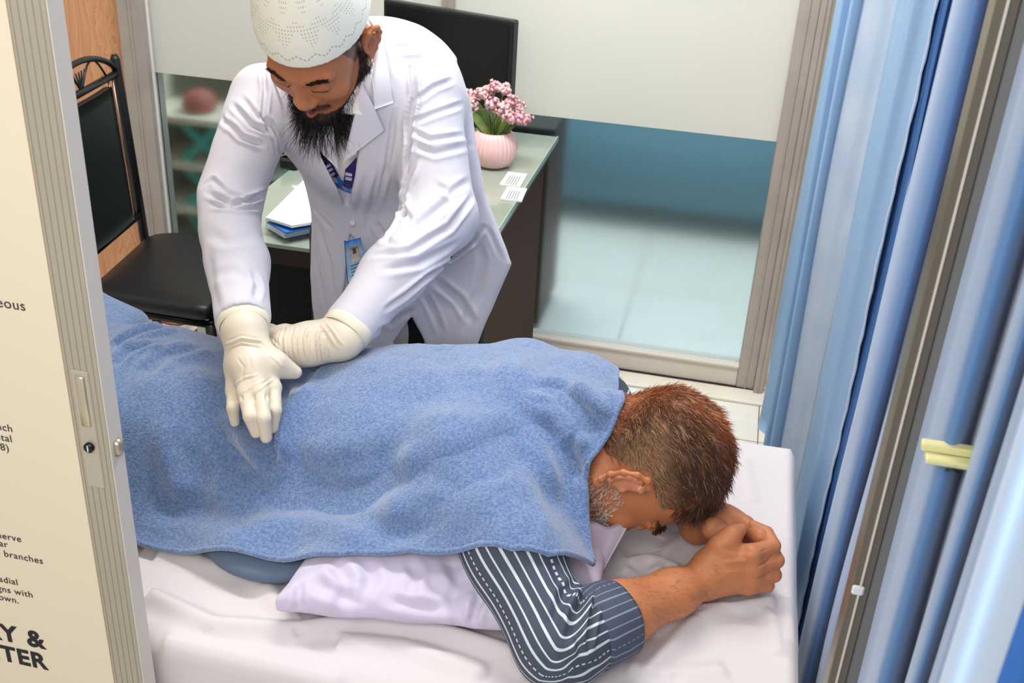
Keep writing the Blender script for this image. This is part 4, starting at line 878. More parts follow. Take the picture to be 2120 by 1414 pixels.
# ================= towel =================
def tree_of(o): me = o.data; return BVHTree.FromPolygons([v.co[:] for v in me.vertices], [p.vertices[:] for p in me.polygons])
trees = [bvh(VV, QQ)] + [tree_of(o) for o in (shirt, pil)] + [bvh(V, Q)]
trt = [tree_of(bpy.data.objects['trousers'])]
TX = np.arange(-1.60, -.02, .007); TY = np.arange(1.02, 1.80, .007); HH = np.zeros((len(TX), len(TY)))
for i, x in enumerate(TX):
    for j, y in enumerate(TY):
        z = BED + .002 if y > BY0 and y < BY1 else (BED - .5 * max(y - BY1, 0) if y >= BY1 else BED - .02)
        for t_ in trees[1:3] + trt + ([trees[0]] if x > -.28 and x < -.1 else []):
            h = t_.ray_cast(Vector((x, y, 1.2)), Vector((0, 0, -1)))
            if h[0] is not None: z = max(z, h[0][2])
        HH[i, j] = z
# the far side falls past the bed edge
H0 = HH.copy(); HD = HH.copy()
HD[TX < -.05] += 0
for _ in range(70):
    A = HD.copy(); A[1:-1, 1:-1] = (HD[2:, 1:-1] + HD[:-2, 1:-1] + HD[1:-1, 2:] + HD[1:-1, :-2]) / 4; A[0] = A[1]; A[-1] = A[-2]; HD = np.maximum(H0, A)
for _ in range(6):
    A = HD.copy(); A[1:-1, 1:-1] = (HD[2:, 1:-1] + HD[:-2, 1:-1] + HD[1:-1, 2:] + HD[1:-1, :-2]) / 4; HD = A
HD = HD + .010
def bil(x, y):
    i = np.clip((x - TX[0]) / .007, 0, len(TX) - 1.001); j = np.clip((y - TY[0]) / .007, 0, len(TY) - 1.001); i0 = i.astype(int); j0 = j.astype(int); f = i - i0; g = j - j0
    return HD[i0, j0] * (1 - f) * (1 - g) + HD[i0 + 1, j0] * f * (1 - g) + HD[i0, j0 + 1] * (1 - f) * g + HD[i0 + 1, j0 + 1] * f * g
def march(u, v):
    d = ray(u, v)
    for t in np.arange(.9, 3.2, .002):
        p = EYE + d * t
        if p[2] < bil(np.array([p[0]]), np.array([p[1]]))[0]: return p
    return onz(u, v, BED)
hem_px = [(-60, 1092), (120, 1108), (285, 1121), (400, 1140), (520, 1147), (700, 1147), (850, 1140), (980, 1131), (1060, 1136), (1140, 1148), (1226, 1168)]
hem3 = np.array([march(*q)[:2] for q in hem_px]); hem3 = np.concatenate([[[-1.45, hem3[0, 1] + .02]], hem3])
rb_px = [(1275, 770), (1273, 810), (1283, 850), (1258, 900), (1222, 955), (1209, 990), (1212, 1060), (1218, 1120), (1226, 1168)]
rb3 = np.array([march(*q)[:2] for q in rb_px])
NU, NV = 340, 240
sL = np.concatenate([[0], np.cumsum(np.linalg.norm(np.diff(hem3, axis=0), axis=1))]); sL /= sL[-1]
U = np.linspace(0, 1, NU); Vv = np.linspace(0, 1, NV); near = np.stack([np.interp(U, sL, hem3[:, k]) for k in (0, 1)], 1)
farR = np.array([rb3[0][0] - .035, 1.68]); rbf = np.concatenate([[farR], rb3]); sR = np.concatenate([[0], np.cumsum(np.linalg.norm(np.diff(rbf, axis=0), axis=1))]); sR /= sR[-1]
farR = rb3[0] + [-.035, .12]; rbf = np.concatenate([[farR, rb3[0] + [-.010, .055]], rb3]); sR = np.concatenate([[0], np.cumsum(np.linalg.norm(np.diff(rbf, axis=0), axis=1))]); sR /= sR[-1]; far = np.stack([np.linspace(near[0, 0], farR[0], NU), 1.70 + (farR[1] - 1.70) * U ** 10], 1)
XY = far[:, None] * (1 - Vv)[None, :, None] + near[:, None] * Vv[None, :, None]
rb = np.stack([np.interp(Vv, sR, rbf[:, k]) for k in (0, 1)], 1); dl = rb - XY[-1]; XY = XY + (U ** 6)[:, None, None] * dl[None]
x, y = XY[..., 0], XY[..., 1]; z = bil(x, y)
T3 = np.stack([x, y, z], -1)
Tn = grid_faces(NU, NV); Tv = T3.reshape(-1, 3); N_ = vnorm(Tv, Tn)
if N_[:, 2].mean() < 0: Tn = Tn[:, ::-1]; N_ = -N_
tt_ = bvh(Tv, Tn)
Tv = crease(Tv, Tn, tt_, [
    ([(500, 850), (540, 890), (560, 925), (568, 965)], 0.0180, .013, .6), ([(590, 800), (575, 880), (568, 960)], 0.0150, .012, .7), ([(480, 880), (520, 905), (552, 935)], 0.0105, .010, .9),
    ([(430, 880), (480, 960), (540, 1030), (640, 1060)], 0.0150, .028, .6), ([(570, 970), (640, 1010), (760, 1010), (860, 960)], 0.0210, .034, .5), ([(620, 990), (700, 1050), (820, 1080)], 0.0120, .024, .4),
    ([(900, 1000), (1010, 960), (1100, 900)], 0.0120, .03, .5), ([(380, 880), (400, 960), (440, 1040)], 0.0090, .02, .6), ([(640, 750), (700, 740), (760, 735)], 0.0060, .01), ([(620, 800), (650, 770), (700, 745)], 0.0075, .011, .6),
    ([(1100, 800), (1160, 815), (1205, 850), (1235, 885)], .012, .013, .7), ([(1150, 820), (1210, 880), (1240, 900)], 0.0120, .016, .8), ([(1180, 900), (1190, 950), (1205, 990)], 0.0090, .009, .7), ([(1120, 860), (1170, 930), (1190, 1010)], 0.0090, .018, .6),
    ([(1190, 705), (1230, 720), (1258, 738)], 0.0150, .008, .9), ([(240, 720), (300, 690), (360, 680)], 0.0120, .01, .8), ([(235, 760), (270, 730), (330, 715)], 0.0090, .010, .8), ([(300, 780), (340, 740), (420, 720)], 0.0075, .012, .7), ([(260, 800), (380, 790), (460, 790)], -0.0075, .03, 0), ([(300, 1040), (420, 1060), (560, 1090)], 0.0075, .02, .5),
    ([(840, 700), (900, 730), (960, 800)], 0.0045, .02), ([(1040, 1000), (1080, 1060), (1100, 1120)], 0.0060, .02, .5), ([(720, 1080), (800, 1110), (900, 1100)], 0.0060, .016, .5),
    ([(455, 860), (505, 905), (560, 958)], -.013, .010, 0), ([(650, 790), (606, 870), (586, 950)], -.014, .013, 0), ([(420, 900), (470, 985), (550, 1045)], -.012, .017, 0), ([(585, 1005), (690, 1000), (800, 975), (900, 930)], -.013, .02, 0), ([(330, 860), (350, 950), (400, 1040)], -.008, .02, 0), ([(1060, 905), (1120, 960), (1150, 1040)], -.008, .014, 0), ([(700, 1060), (820, 1045), (950, 1010)], -.008, .02, 0), ([(1085, 835), (1140, 870), (1180, 930)], -.009, .011, 0)], N_)
Tv = Tv + N_ * (.0018 * fbm(Tv, 9, 3, 3))[:, None]
lim = bil(Tv[:, 0], Tv[:, 1]) - .010; Tv[:, 2] = np.maximum(Tv[:, 2], lim)
for t_ in (trees[1], trt[0], trees[0], trees[2], tree_of(bpy.data.objects['collar'])):                 # keep the cloth outside what it covers
    for i in range(len(Tv)):
        h = t_.ray_cast(Vector((Tv[i, 0], Tv[i, 1], 1.3)), Vector((0, 0, -1)))
        if h[0] is not None and h[0][2] + .0055 > Tv[i, 2]: Tv[i, 2] = h[0][2] + .0055
T3 = Tv.reshape(NU, NV, 3)
TOW = mat('blue_terry_cloth', '516D9B', .9, bump=(420, 1.0, 2), vary=(250, .6, '889CBF'), sheen=.6)
sheet('bath_towel', T3, .006, TOW, label='blue terry towel draped over the prone man', cat='towel')
tow = bpy.data.objects['bath_towel']
mbh = MB(); hm_ = T3[:, -1] + [0, -.002, .001]; mbh.tube(hm_[::3], .0042, 8); mbh.build('hem', TOW, tow, True)
mbh = MB(); mbh.tube((T3[-1] + [.001, 0, 0])[::3], .0045, 8); mbh.build('side_hem', TOW, tow, True)
# second bundled towel further down the legs
G = Sdf((-1.45, 1.44, .62), (-.98, 1.84, .86), .005)
for k in range(5): G.chain([(-1.38, 1.56 + .04 * k, .735 + .010 * (k % 2)), (-1.22, 1.58 + .035 * k, .745 - .010 * (k % 2)), (-1.09, 1.60 + .03 * k, .715)], [.045, .04, .03], 0.03)
V, Q = G.mesh(); V = laplace(V, Q, 4, .5); 
geo('folded_towel', V, Q, TOW, label='bunched blue towel at the left beyond the draped one', cat='towel')

# ================= standing man =================
R1 = np.array([(-.997, .010, .080), (-.064, -.698, -.712), (.048, -.715, .696)]).T
c1h = np.array([-.679, 1.698, 1.312]); s1h = 1.05
sR_, eR_, wR_ = np.array([-.828, 1.80, 1.170]), np.array([-.828, 1.635, 1.02]), onz(505, 682, .935)
sL_, eL_, wL_ = np.array([-.545, 1.83, 1.195]), np.array([-.475, 1.725, 1.02]), onz(704, 700, .900)
G = Sdf((-.86, 1.45, 1.02), (-.48, 1.95, 1.50), .0022); L1 = head(G, R1, c1h, s1h, brow=.9)
G.chain([L1((0, -.02, -.02)), L1((0, -.04, -.10)), (-.675, 1.86, 1.20)], [.055, .056, .065], .03)
Vh, Qh = G.mesh(); Vh = laplace(Vh, Qh, 2, .4); nhd = len(Vh)
G = Sdf((-.98, 1.36, .02), (-.36, 2.12, 1.36), .008)
G.ell((-.67, 1.87, 1.15), (.17, .11, .13), .05); G.cap((-.65, 1.90, 1.10), (-.62, 1.96, .92), .13, .13, .05, sq=((0, 1, 0), .75))
for s_ in (-1, 1): G.chain([(-.62 + .085 * s_, 1.95, .86), (-.62 + .10 * s_, 1.93, .46), (-.62 + .11 * s_, 1.96, .09)], [.085, .058, .042], .03); G.cap((-.62 + .11 * s_, 1.96, .05), (-.62 + .13 * s_, 1.80, .04), .03, .028, .02)
G.chain([sR_, eR_, wR_], [.05, .042, .03], .02); G.chain([sL_, eL_, wL_], [.05, .042, .03], .02)
Vb, Qb = G.mesh(); Vall = np.concatenate([Vh, Vb]); Qall = np.concatenate([Qh, Qb + nhd])
doc = geo('person', Vall, Qall, SKIN1, label='bearded man in white lab coat and knitted cap pressing gloved hands on towel', cat='person')
Cs = np.tile(np.array(lin('B26E47')), (len(Vall), 1)); Lc = ((Vall - c1h) @ R1) / s1h; ih = np.arange(len(Vall)) < nhd
blend(ih * np.exp(-(((Lc[:, 0]) / .022) ** 2 + ((Lc[:, 2] + .0625) / .009) ** 2) ** 2) * (Lc[:, 1] > .07), 'A8524A', .95)
blend(ih * np.exp(-(((Lc[:, 0]) / .02) ** 2 + ((Lc[:, 2] + .02) / .03) ** 2)) * (Lc[:, 1] > .08), 'C67E50', .6)
beard_z = lambda y: np.interp(y, [-.02, .0, .02, .045, .07, .1], [-.002, -.006, -.036, -.060, -.073, -.080])
bmask = ih & (Lc[:, 2] < beard_z(Lc[:, 1])) & (Lc[:, 1] > -.008) & (np.abs(Lc[:, 0]) < .073) & (Lc[:, 2] > -.13) & ~((np.abs(Lc[:, 0]) < .024) & (Lc[:, 2] > -.078))
mmask = ih & (np.abs(Lc[:, 0]) < .030) & (Lc[:, 2] > -.057) & (Lc[:, 2] < -.046) & (Lc[:, 1] > .07)
blend(bmask.astype(float), '17120F', .95); blend(mmask.astype(float), '3A241A', .6)
smask = ih & (Lc[:, 1] < .045) & (Lc[:, 1] > -.02) & (np.abs(Lc[:, 0]) > .05) & (Lc[:, 2] > -.02) & (Lc[:, 2] < .045) & (Lc[:, 1] < .02 + .4 * (Lc[:, 2] + .02)) & ~(np.abs(Lc[:, 0]) > .0755)
blend(smask.astype(float), '2A1B15', .8)
hmask = ih & (np.abs(Lc[:, 0]) < .076) & (Lc[:, 1] < -.02) & (Lc[:, 2] > -.06); blend(hmask.astype(float), '1D1512', .85)
vcol(doc, 'Col', Cs)
Nh = vnorm(Vh, Qh); Lh1 = Lc[:nhd]
def tuft(name, mask, n, dirf, l0, l1, rad, col, **kw):
    ii = np.where(mask[:nhd])[0]; pk = rng.choice(ii, n); d = dirf(Lh1[pk], Nh[pk]); d /= np.linalg.norm(d, axis=1, keepdims=True)
    c_ = np.tile(np.array(lin(col)), (n, 1)) * rng.uniform(.5, 1.3, (n, 1)); l_ = rng.uniform(l0, l1, n)
    if 'lf' in kw: l_ = l_ * kw.pop('lf')(Lh1[pk])
    return strands(name, Vh[pk] - Nh[pk] * .001, d, l_, rad, c_, HAIR, doc, **kw)
tuft('beard', bmask, 3600, lambda l, n: n * .30 + R1[:, 1] * .30 - R1[:, 2] * .65 + rng.normal(size=n.shape) * .2, .035, .080, .00048, '14100E', grav=np.array([.05, -.55, -.45]), curl=2.6, seg=9,
     lf=lambda l: (.24 + .76 * np.clip((-.055 - l[:, 2]) / .045, 0, 1) ** 1.3 * np.clip((l[:, 1] + .02) / .06, .3, 1)) * np.where(l[:, 0] > .03, .6, 1))
tuft('moustache', mmask, 260, lambda l, n: n * .3 + np.sign(l[:, :1]) * R1[:, 0] * .7 - R1[:, 2] * .6 + rng.normal(size=n.shape) * .15, .005, .010, .0003, '1C1410', seg=3)
def brows(o_par, Vx, Nx, Lx, Rx, n, col, mat_):
    for s_ in (-1, 1):
        m_ = np.where((np.abs(Lx[:, 0] - s_ * .033) < .018) & (np.abs(Lx[:, 2] - .028 + .004 * np.abs(np.abs(Lx[:, 0]) - .033) / .02) < .0032) & (np.abs(Lx[:, 0]) < .046) & (Lx[:, 1] > .05))[0]
        pk = rng.choice(m_, n); d = Nx[pk] * .10 + s_ * Rx[:, 0] * .9 + Rx[:, 2] * .12 + rng.normal(size=(n, 3)) * .12; d /= np.linalg.norm(d, axis=1, keepdims=True)
        strands('eyebrow', Vx[pk], d, rng.uniform(.005, .008, n), .00034, np.tile(np.array(lin(col)), (n, 1)), HAIR, o_par, seg=3)
        a = [L_ for L_ in np.linspace(-.014, .014, 9)]
        lash = []
        tr_ = None
brows(doc, Vh, Nh, Lh1, R1, 230, '1C120E', HAIR)
# lowered eyelid lines
trh = bvh(Vh, Qh)
for s_ in (-1, 1):
    pts = []
    for t in np.linspace(-1, 1, 11):
        p = L1((s_ * (.031 + .0135 * t), .13, .0005 - .0035 * (1 - t * t))); h = trh.ray_cast(Vector(p), Vector(-R1[:, 1]))
        if h[0] is not None: pts.append(np.array(h[0]))
    MB().tube(pts, [.0005] + [.0016] * (len(pts) - 2) + [.0005], 6).build('eyelashes', mat('lash_black', '1A1210', .6), doc, True)
# ---- cap ----
G = Sdf(c1h - .17, c1h + .17, .0025)
G.ell(L1((0, -.012, .052)), np.array([.0835, .1035, .105]) * s1h, .004, R=R1); G.cap(L1((0, -.012, .05)), L1((0, -.014, .118)), .062 * s1h, .058 * s1h, .05)
sl, PP = G.region(c1h - .2, c1h + .2, 0); lc = (PP - c1h) @ R1 / s1h
rim_z = .050 + .10 * lc[..., 1] * (lc[..., 1] < 0) * .6 + .14 * np.maximum(lc[..., 1] - .02, 0)
G.F[sl] = np.maximum(G.F[sl], (rim_z - lc[..., 2]).astype(np.float32)); V, Q = G.mesh(); V = laplace(V, Q, 2, .5)
def cap_mat():
    m = mat('knitted_cream_cotton', 'F4F1E2', .85, bump=(900, .25)); nt = m.node_tree; N = nt.nodes; L = nt.links; b = N['Principled BSDF']
    a = N.new('ShaderNodeAttribute'); a.attribute_name = 'Knit'; sx = N.new('ShaderNodeSeparateXYZ'); L.new(a.outputs['Vector'], sx.inputs[0])
    def mth(op, *v):
        n = N.new('ShaderNodeMath'); n.operation = op
        for k, q in enumerate(v):
            if isinstance(q, (int, float)): n.inputs[k].default_value = q
            else: L.new(q, n.inputs[k])
        return n.outputs[0]
    u, v = sx.outputs[0], sx.outputs[1]            # u around (turns), v down the side (0 top .. 1 rim)
    dots = mth('MULTIPLY', mth('LESS_THAN', mth('ABSOLUTE', mth('SUBTRACT', mth('FRACT', mth('MULTIPLY', u, 110.0)), .5)), .2), mth('LESS_THAN', mth('ABSOLUTE', mth('SUBTRACT', mth('FRACT', mth('MULTIPLY', v, 34.0)), .5)), .2))
    tri = mth('MULTIPLY', mth('ABSOLUTE', mth('SUBTRACT', mth('FRACT', mth('MULTIPLY', u, 14.0)), .5)), 2.0)        # 0..1 zigzag
    tri2 = mth('MULTIPLY', mth('ABSOLUTE', mth('SUBTRACT', mth('FRACT', mth('MULTIPLY', u, 22.0)), .5)), 2.0)
    band1 = mth('MULTIPLY', mth('GREATER_THAN', v, .30), mth('LESS_THAN', v, mth('ADD', .34, mth('MULTIPLY', tri, .14))))
    band2 = mth('MULTIPLY', mth('GREATER_THAN', v, mth('ADD', .50, mth('MULTIPLY', tri, .06))), mth('LESS_THAN', v, mth('ADD', .56, mth('MULTIPLY', tri, .18))))
    zig = mth('LESS_THAN', mth('ABSOLUTE', mth('SUBTRACT', v, mth('ADD', .80, mth('MULTIPLY', tri2, .06)))), .010)
    zd = mth('MULTIPLY', zig, mth('LESS_THAN', mth('ABSOLUTE', mth('SUBTRACT', mth('FRACT', mth('MULTIPLY', u, 110.0)), .5)), .3))
    top = mth('LESS_THAN', v, .2)
    f = mth('MINIMUM', mth('ADD', mth('MULTIPLY', dots, mth('ADD', mth('ADD', band1, band2), top)), zd), 1.0)
    mx = N.new('ShaderNodeMix'); mx.data_type = 'RGBA'; mx.inputs[6].default_value = (*lin('F6F2E2'), 1); mx.inputs[7].default_value = (*lin('C4C1B0'), 1); L.new(f, mx.inputs[0]); L.new(mx.outputs[2], b.inputs['Base Color'])
    return m
capo = geo('cap', V, Q, cap_mat(), doc, label='white knitted cap with openwork zigzags')
lc = (V - c1h) @ R1 / s1h; q = lc - [0, -.012, .03]; ang = np.arctan2(q[:, 0], q[:, 1]) / (2 * math.pi) + .5; el = 1 - np.clip((q[:, 2] - .02) / .125, 0, 1) ** 1.5
el = np.clip(np.arccos(np.clip((q[:, 2] - .01) / (np.linalg.norm(q, axis=1)), -1, 1)) / 1.45, 0, 1.1)
a = capo.data.attributes.new('Knit', 'FLOAT_VECTOR', 'POINT'); a.data.foreach_set('vector', np.stack([ang, el, 0 * el], 1).astype(np.float32).ravel())

# ---- coat ----
def arms(G, o=0):
    mR = (eR_ + wR_) / 2
    G.chain([sR_, eR_ + [-.004, 0, 0], mR, wR_ + nv(eR_ - wR_) * .030], [.060 + o, .055 + o, .049 + o, .044 + o], .025)
    mL = (eL_ + wL_) / 2
    G.chain([sL_, eL_, mL, wL_ + nv(eL_ - wL_) * .035], [.068 + o, .060 + o, .050 + o, .043 + o], .025)
def trunk(G, o=0):
    G.ell((-.672, 1.875, 1.155), (.18 + o, .125 + o, .13 + o), .05); G.ell((-.625, 1.90, 1.180), (.135 + o, .12 + o, .12 + o), .05)
    G.cap((-.655, 1.885, 1.12), (-.62, 1.935, .93), .155 + o, .15 + o, .06, sq=((0, 1, .1), .72))
    G.cap((-.64, 1.80, 1.20), (-.66, 1.81, 1.10), .09 + o, .09 + o, .06)
G = Sdf((-.98, 1.36, .62), (-.30, 2.07, 1.38), .0029); trunk(G); arms(G)
# skirts of the coat: right flap short of the bed, left flap swung out behind
G.chain([(-.64, 1.92, .98), (-.645, 1.90, .80), (-.65, 1.88, .68)], [.13, .125, .125], .05, sq=((0, 1, 0), .62))
G.chain([(-.54, 1.95, 1.05), (-.47, 1.93, .90), (-.48, 1.90, .74)], [.10, .085, .085], .05, sq=((0, 1, 0), .5))
G.cap((-.51, 1.93, 1.0), (-.40, 1.93, .87), .095, .075, .06, sq=((0, 1, 0), .42)); G.cap((-.42, 1.93, .86), (-.45, 1.92, .74), .07, .06, .05, sq=((0, 1, 0), .42))
G.ell(L1((0, -.03, -.02)), np.array([.082, .10, .10]) * s1h, .012, R=R1, op='sub')
G.cap(L1((0, -.03, -.03)), L1((0, -.03, -.13)), .062, .060, .010, op='sub')
dWr = nv(eR_ - wR_); dWl = nv(eL_ - wL_)
for w0, d0 in ((wR_, dWr), (wL_, dWl)): G.cap(w0 - d0 * .045, w0 - d0 * .06, .070, .070, .003, 'sub'); G.cap(w0 + d0 * .10, w0, .037, .0375, .003, 'sub')
V0, Q0 = G.mesh(); V0 = laplace(V0, Q0, 2, .5); tr0 = bvh(V0, Q0)
G.pxcut([(690, 235), (735, 240), (742, 318), (722, 440), (662, 318)], (1.50, 1.80), .0008, .003)
G.pxcut([(724, 482), (775, 552), (775, 720), (682, 720), (702, 640), (713, 590)], (1.70, 1.835), .0008, .003)
G.pxcut([(812, 712), (852, 652), (882, 712)], (1.70, 2.2), .0008, .004)
G.pxcut([(1200, 60), (948, 130), (975, 200), (985, 300), (1005, 400), (1057, 546), (985, 720), (1200, 720)], (1.5, 2.3), .0008, .012)
G.pxcut([(300, 60), (520, 78), (470, 165), (436, 235), (428, 310), (408, 390), (410, 500), (430, 600), (450, 720), (300, 720)], (1.3, 2.3), .0008, .010)
V, Q = G.mesh(); V = laplace(V, Q, 2, .5); tr = bvh(V, Q)
V = crease(V, Q, tr, [
    # image-left sleeve
    ([(430, 400), (480, 425), (520, 415), (552, 400)], 0.0080, 0.0047, .8), ([(440, 425), (490, 432), (550, 425)], 0.0057, 0.0055, .8), ([(420, 385), (440, 372), (470, 400), (520, 416)], 0.0046, 0.0047, .7),
    ([(470, 250), (500, 285), (545, 300)], 0.0057, 0.0047, .8), ([(480, 215), (520, 260), (560, 275)], 0.0046, 0.0047, .7), ([(455, 215), (462, 250), (480, 270)], 0.0034, 0.0047, .6), ([(500, 200), (530, 240), (560, 262)], 0.0034, 0.0047, .7),
    ([(430, 480), (470, 500), (530, 490)], 0.0034, 0.0094, .5), ([(440, 570), (480, 560), (520, 575)], 0.0023, 0.0094, .5), ([(430, 520), (440, 600), (455, 650)], 0.0023, 0.0094, .4), ([(525, 560), (535, 590), (528, 620)], 0.0046, 0.0062, .5),
    # seam shoulder and chest
    ([(545, 120), (550, 190), (545, 240), (565, 290), (572, 320)], 0.0069, 0.0042, .7), ([(572, 300), (600, 340), (640, 420), (690, 480)], 0.0034, 0.0062, .5),
    ([(548, 240), (562, 262), (575, 290)], 0.0069, 0.0047, .6),
    # image-right sleeve and armpit
    ([(852, 130), (858, 200), (848, 260), (850, 300), (840, 370)], 0.0103, 0.0047, .8), ([(850, 270), (890, 290), (960, 280)], 0.0034, 0.0047, .8), ([(852, 255), (900, 235), (960, 215)], 0.0028, 0.0047, .7), ([(856, 300), (900, 318), (975, 300)], 0.0028, 0.0055, .7),
    ([(860, 210), (900, 180), (940, 165)], 0.0034, 0.0047, .6), ([(845, 395), (830, 430), (850, 460)], 0.0057, 0.0062, .7), ([(860, 330), (845, 380), (835, 440), (800, 500)], 0.0069, 0.0062, .7), ([(850, 480), (900, 440), (950, 400)], 0.0046, 0.0078, .6),
    ([(770, 530), (850, 520), (930, 470), (985, 400)], 0.0057, 0.0055, .8), ([(790, 560), (870, 545), (950, 500)], 0.0046, 0.0062, .6), ([(800, 640), (850, 600), (900, 560), (980, 500), (1000, 470)], 0.0069, 0.0047, .8), ([(780, 690), (830, 655), (860, 640)], 0.0034, 0.0062, .5),
    ([(780, 460), (800, 500), (830, 510)], 0.0046, 0.0062, .5), ([(760, 360), (745, 420), (735, 470)], 0.0023, 0.0062, .5), ([(815, 230), (810, 290), (800, 350), (780, 430)], 0.0046, 0.0047, .7), ([(790, 350), (770, 420), (760, 480)], 0.0034, 0.0062, .6), ([(900, 380), (930, 400), (980, 370)], 0.0034, 0.0062, .5),
    # back / shoulder
    ([(810, 100), (850, 95), (900, 115)], 0.0034, 0.0055, .6), ([(830, 125), (870, 120), (920, 150)], 0.0034, 0.0055, .6), ([(780, 70), (800, 120), (810, 180)], 0.0034, 0.0047, .5),
    # skirts
    ([(900, 580), (950, 620), (980, 670)], 0.0046, 0.0078, .6), ([(985, 480), (1000, 540), (990, 600), (960, 680)], 0.0034, 0.0078, .5), ([(1010, 470), (1040, 540)], 0.0023, 0.0047), ([(880, 610), (900, 650), (915, 690)], 0.0034, 0.0062, .5), ([(660, 470), (680, 540), (690, 620)], 0.0046, 0.0078, .5), ([(650, 520), (665, 600), (680, 660)], 0.0034, 0.0062, .5)])
V = V + vnorm(V, Q) * (.0012 * fbm(V, 7, 11, 3))[:, None]
COAT = mat('white_lab_coat_cotton', 'CFCAD2', .7, bump=(900, .12), sheen=.1)
coat = geo('coat', V, Q, COAT, doc, label='open white lab coat')
def patch(name, P4, off, th, m, parent, tree, n=(14, 14), y=1.7, rel=1.0, **kw):
    """a piece of cloth laid on the garment between four corners seen in the photograph"""
    Pq = np.zeros((n[0], n[1], 3)); a, b, c, d = [np.array(p, float) for p in P4]; prev = None
    for i in range(n[0]):
        for j in range(n[1]):
            u = i / (n[0] - 1); v = j / (n[1] - 1); q = a * (1 - u) * (1 - v) + b * u * (1 - v) + c * u * v + d * (1 - u) * v
            h, nn_ = hit(tree, q[0], q[1])
            if h is None: h = prev if prev is not None else ony(q[0], q[1], y); nn_ = np.array([0, -.8, .6])
            Pq[i, j] = h; prev = h
    for _ in range(6):
        A = Pq.copy(); A[1:-1, 1:-1] = (Pq[2:, 1:-1] + Pq[:-2, 1:-1] + Pq[1:-1, 2:] + Pq[1:-1, :-2]) / 4; A[0, 1:-1] = (Pq[0, 2:] + Pq[0, :-2]) / 2; A[-1, 1:-1] = (Pq[-1, 2:] + Pq[-1, :-2]) / 2; A[1:-1, 0] = (Pq[2:, 0] + Pq[:-2, 0]) / 2; A[1:-1, -1] = (Pq[2:, -1] + Pq[:-2, -1]) / 2; Pq = A
    dv = EYE - Pq; dv /= np.linalg.norm(dv, axis=2, keepdims=True); dv = dv * .7 + np.array([0, -.6, .35]); Pq = Pq + dv * off
    return sheet(name, Pq, th, m, parent, **kw)
# inner kurta and its collar
G = Sdf((-.92, 1.60, .66), (-.40, 2.05, 1.34), .005); trunk(G, -.024); G.chain([(-.64, 1.92, .95), (-.65, 1.91, .80), (-.65, 1.90, .70)], [.10, .092, .092], .05, sq=((0, 1, 0), .5))
G.cap(L1((0, -.03, -.03)), L1((0, -.03, -.13)), .058, .058, .010, op='sub')
Vk, Qk = G.mesh(); KUR = mat('cream_kurta_cotton', 'E6E0DA', .8); geo('kurta', Vk, Qk, KUR, doc); trk = bvh(Vk, Qk)
patch('collar_band', [(752, 92), (764, 100), (752, 240), (732, 236)], .007, .002, KUR, doc, tr0)
LAP = mat('white_lapel_cotton', 'D4CFD8', .7, bump=(900, .12))
patch('lapel', [(765, 40), (796, 84), (816, 214), (777, 228)], .006, .0022, LAP, coat, tr0, (16, 22))
patch('lapel', [(752, 170), (777, 226), (797, 270), (716, 334)], .007, .0022, LAP, coat, tr0, (16, 18))
patch('lapel', [(735, 240), (750, 250), (740, 318), (712, 338)], .006, .0022, LAP, coat, tr0, (10, 12))
patch('lapel', [(640, 262), (690, 262), (703, 352), (672, 322)], .006, .0022, LAP, coat, tr0, (14, 16))
patch('lapel', [(560, 150), (600, 240), (690, 262), (650, 292)], .004, .0018, LAP, coat, tr0, (14, 16))
MB().tube([hit(tr0, 731, 462)[0] + [0, -.003, .001], hit(tr0, 731, 462)[0] + [0, -.006, .002]], .0062, 20).build('button', mat('button_white', 'DDD6DA', .3), coat, True)
# trousers
G = Sdf((-.86, 1.76, .06), (-.38, 2.12, 1.0), .006)
G.cap((-.62, 1.95, .92), (-.62, 1.95, .84), .14, .15, .05, sq=((0, 1, 0), .65))
for s_ in (-1, 1): G.chain([(-.62 + .085 * s_, 1.945, .86), (-.62 + .10 * s_, 1.925, .46), (-.62 + .11 * s_, 1.955, .10)], [.10, .082, .075], .03, sq=((0, 1, 0), .85))
Vt, Qt = G.mesh(); geo('trousers', Vt, Qt, mat('black_trousers', '15171D', .7), doc)
for s_ in (-1, 1):
    G = Sdf((-.62 + .11 * s_ - .07, 1.72, -.0), (-.62 + .11 * s_ + .09, 2.05, .14), .004); G.cap((-.62 + .11 * s_, 1.97, .045), (-.62 + .13 * s_, 1.80, .036), .044, .036, .02); G.cap((-.62 + .11 * s_, 1.97, .06), (-.62 + .11 * s_, 1.96, .10), .042, .042, .02)
    Vt, Qt = G.mesh(); Vt[:, 2] = np.maximum(Vt[:, 2], .002); geo('shoe', Vt, Qt, mat('black_leather_shoe', '1A1A1C', .4), doc)

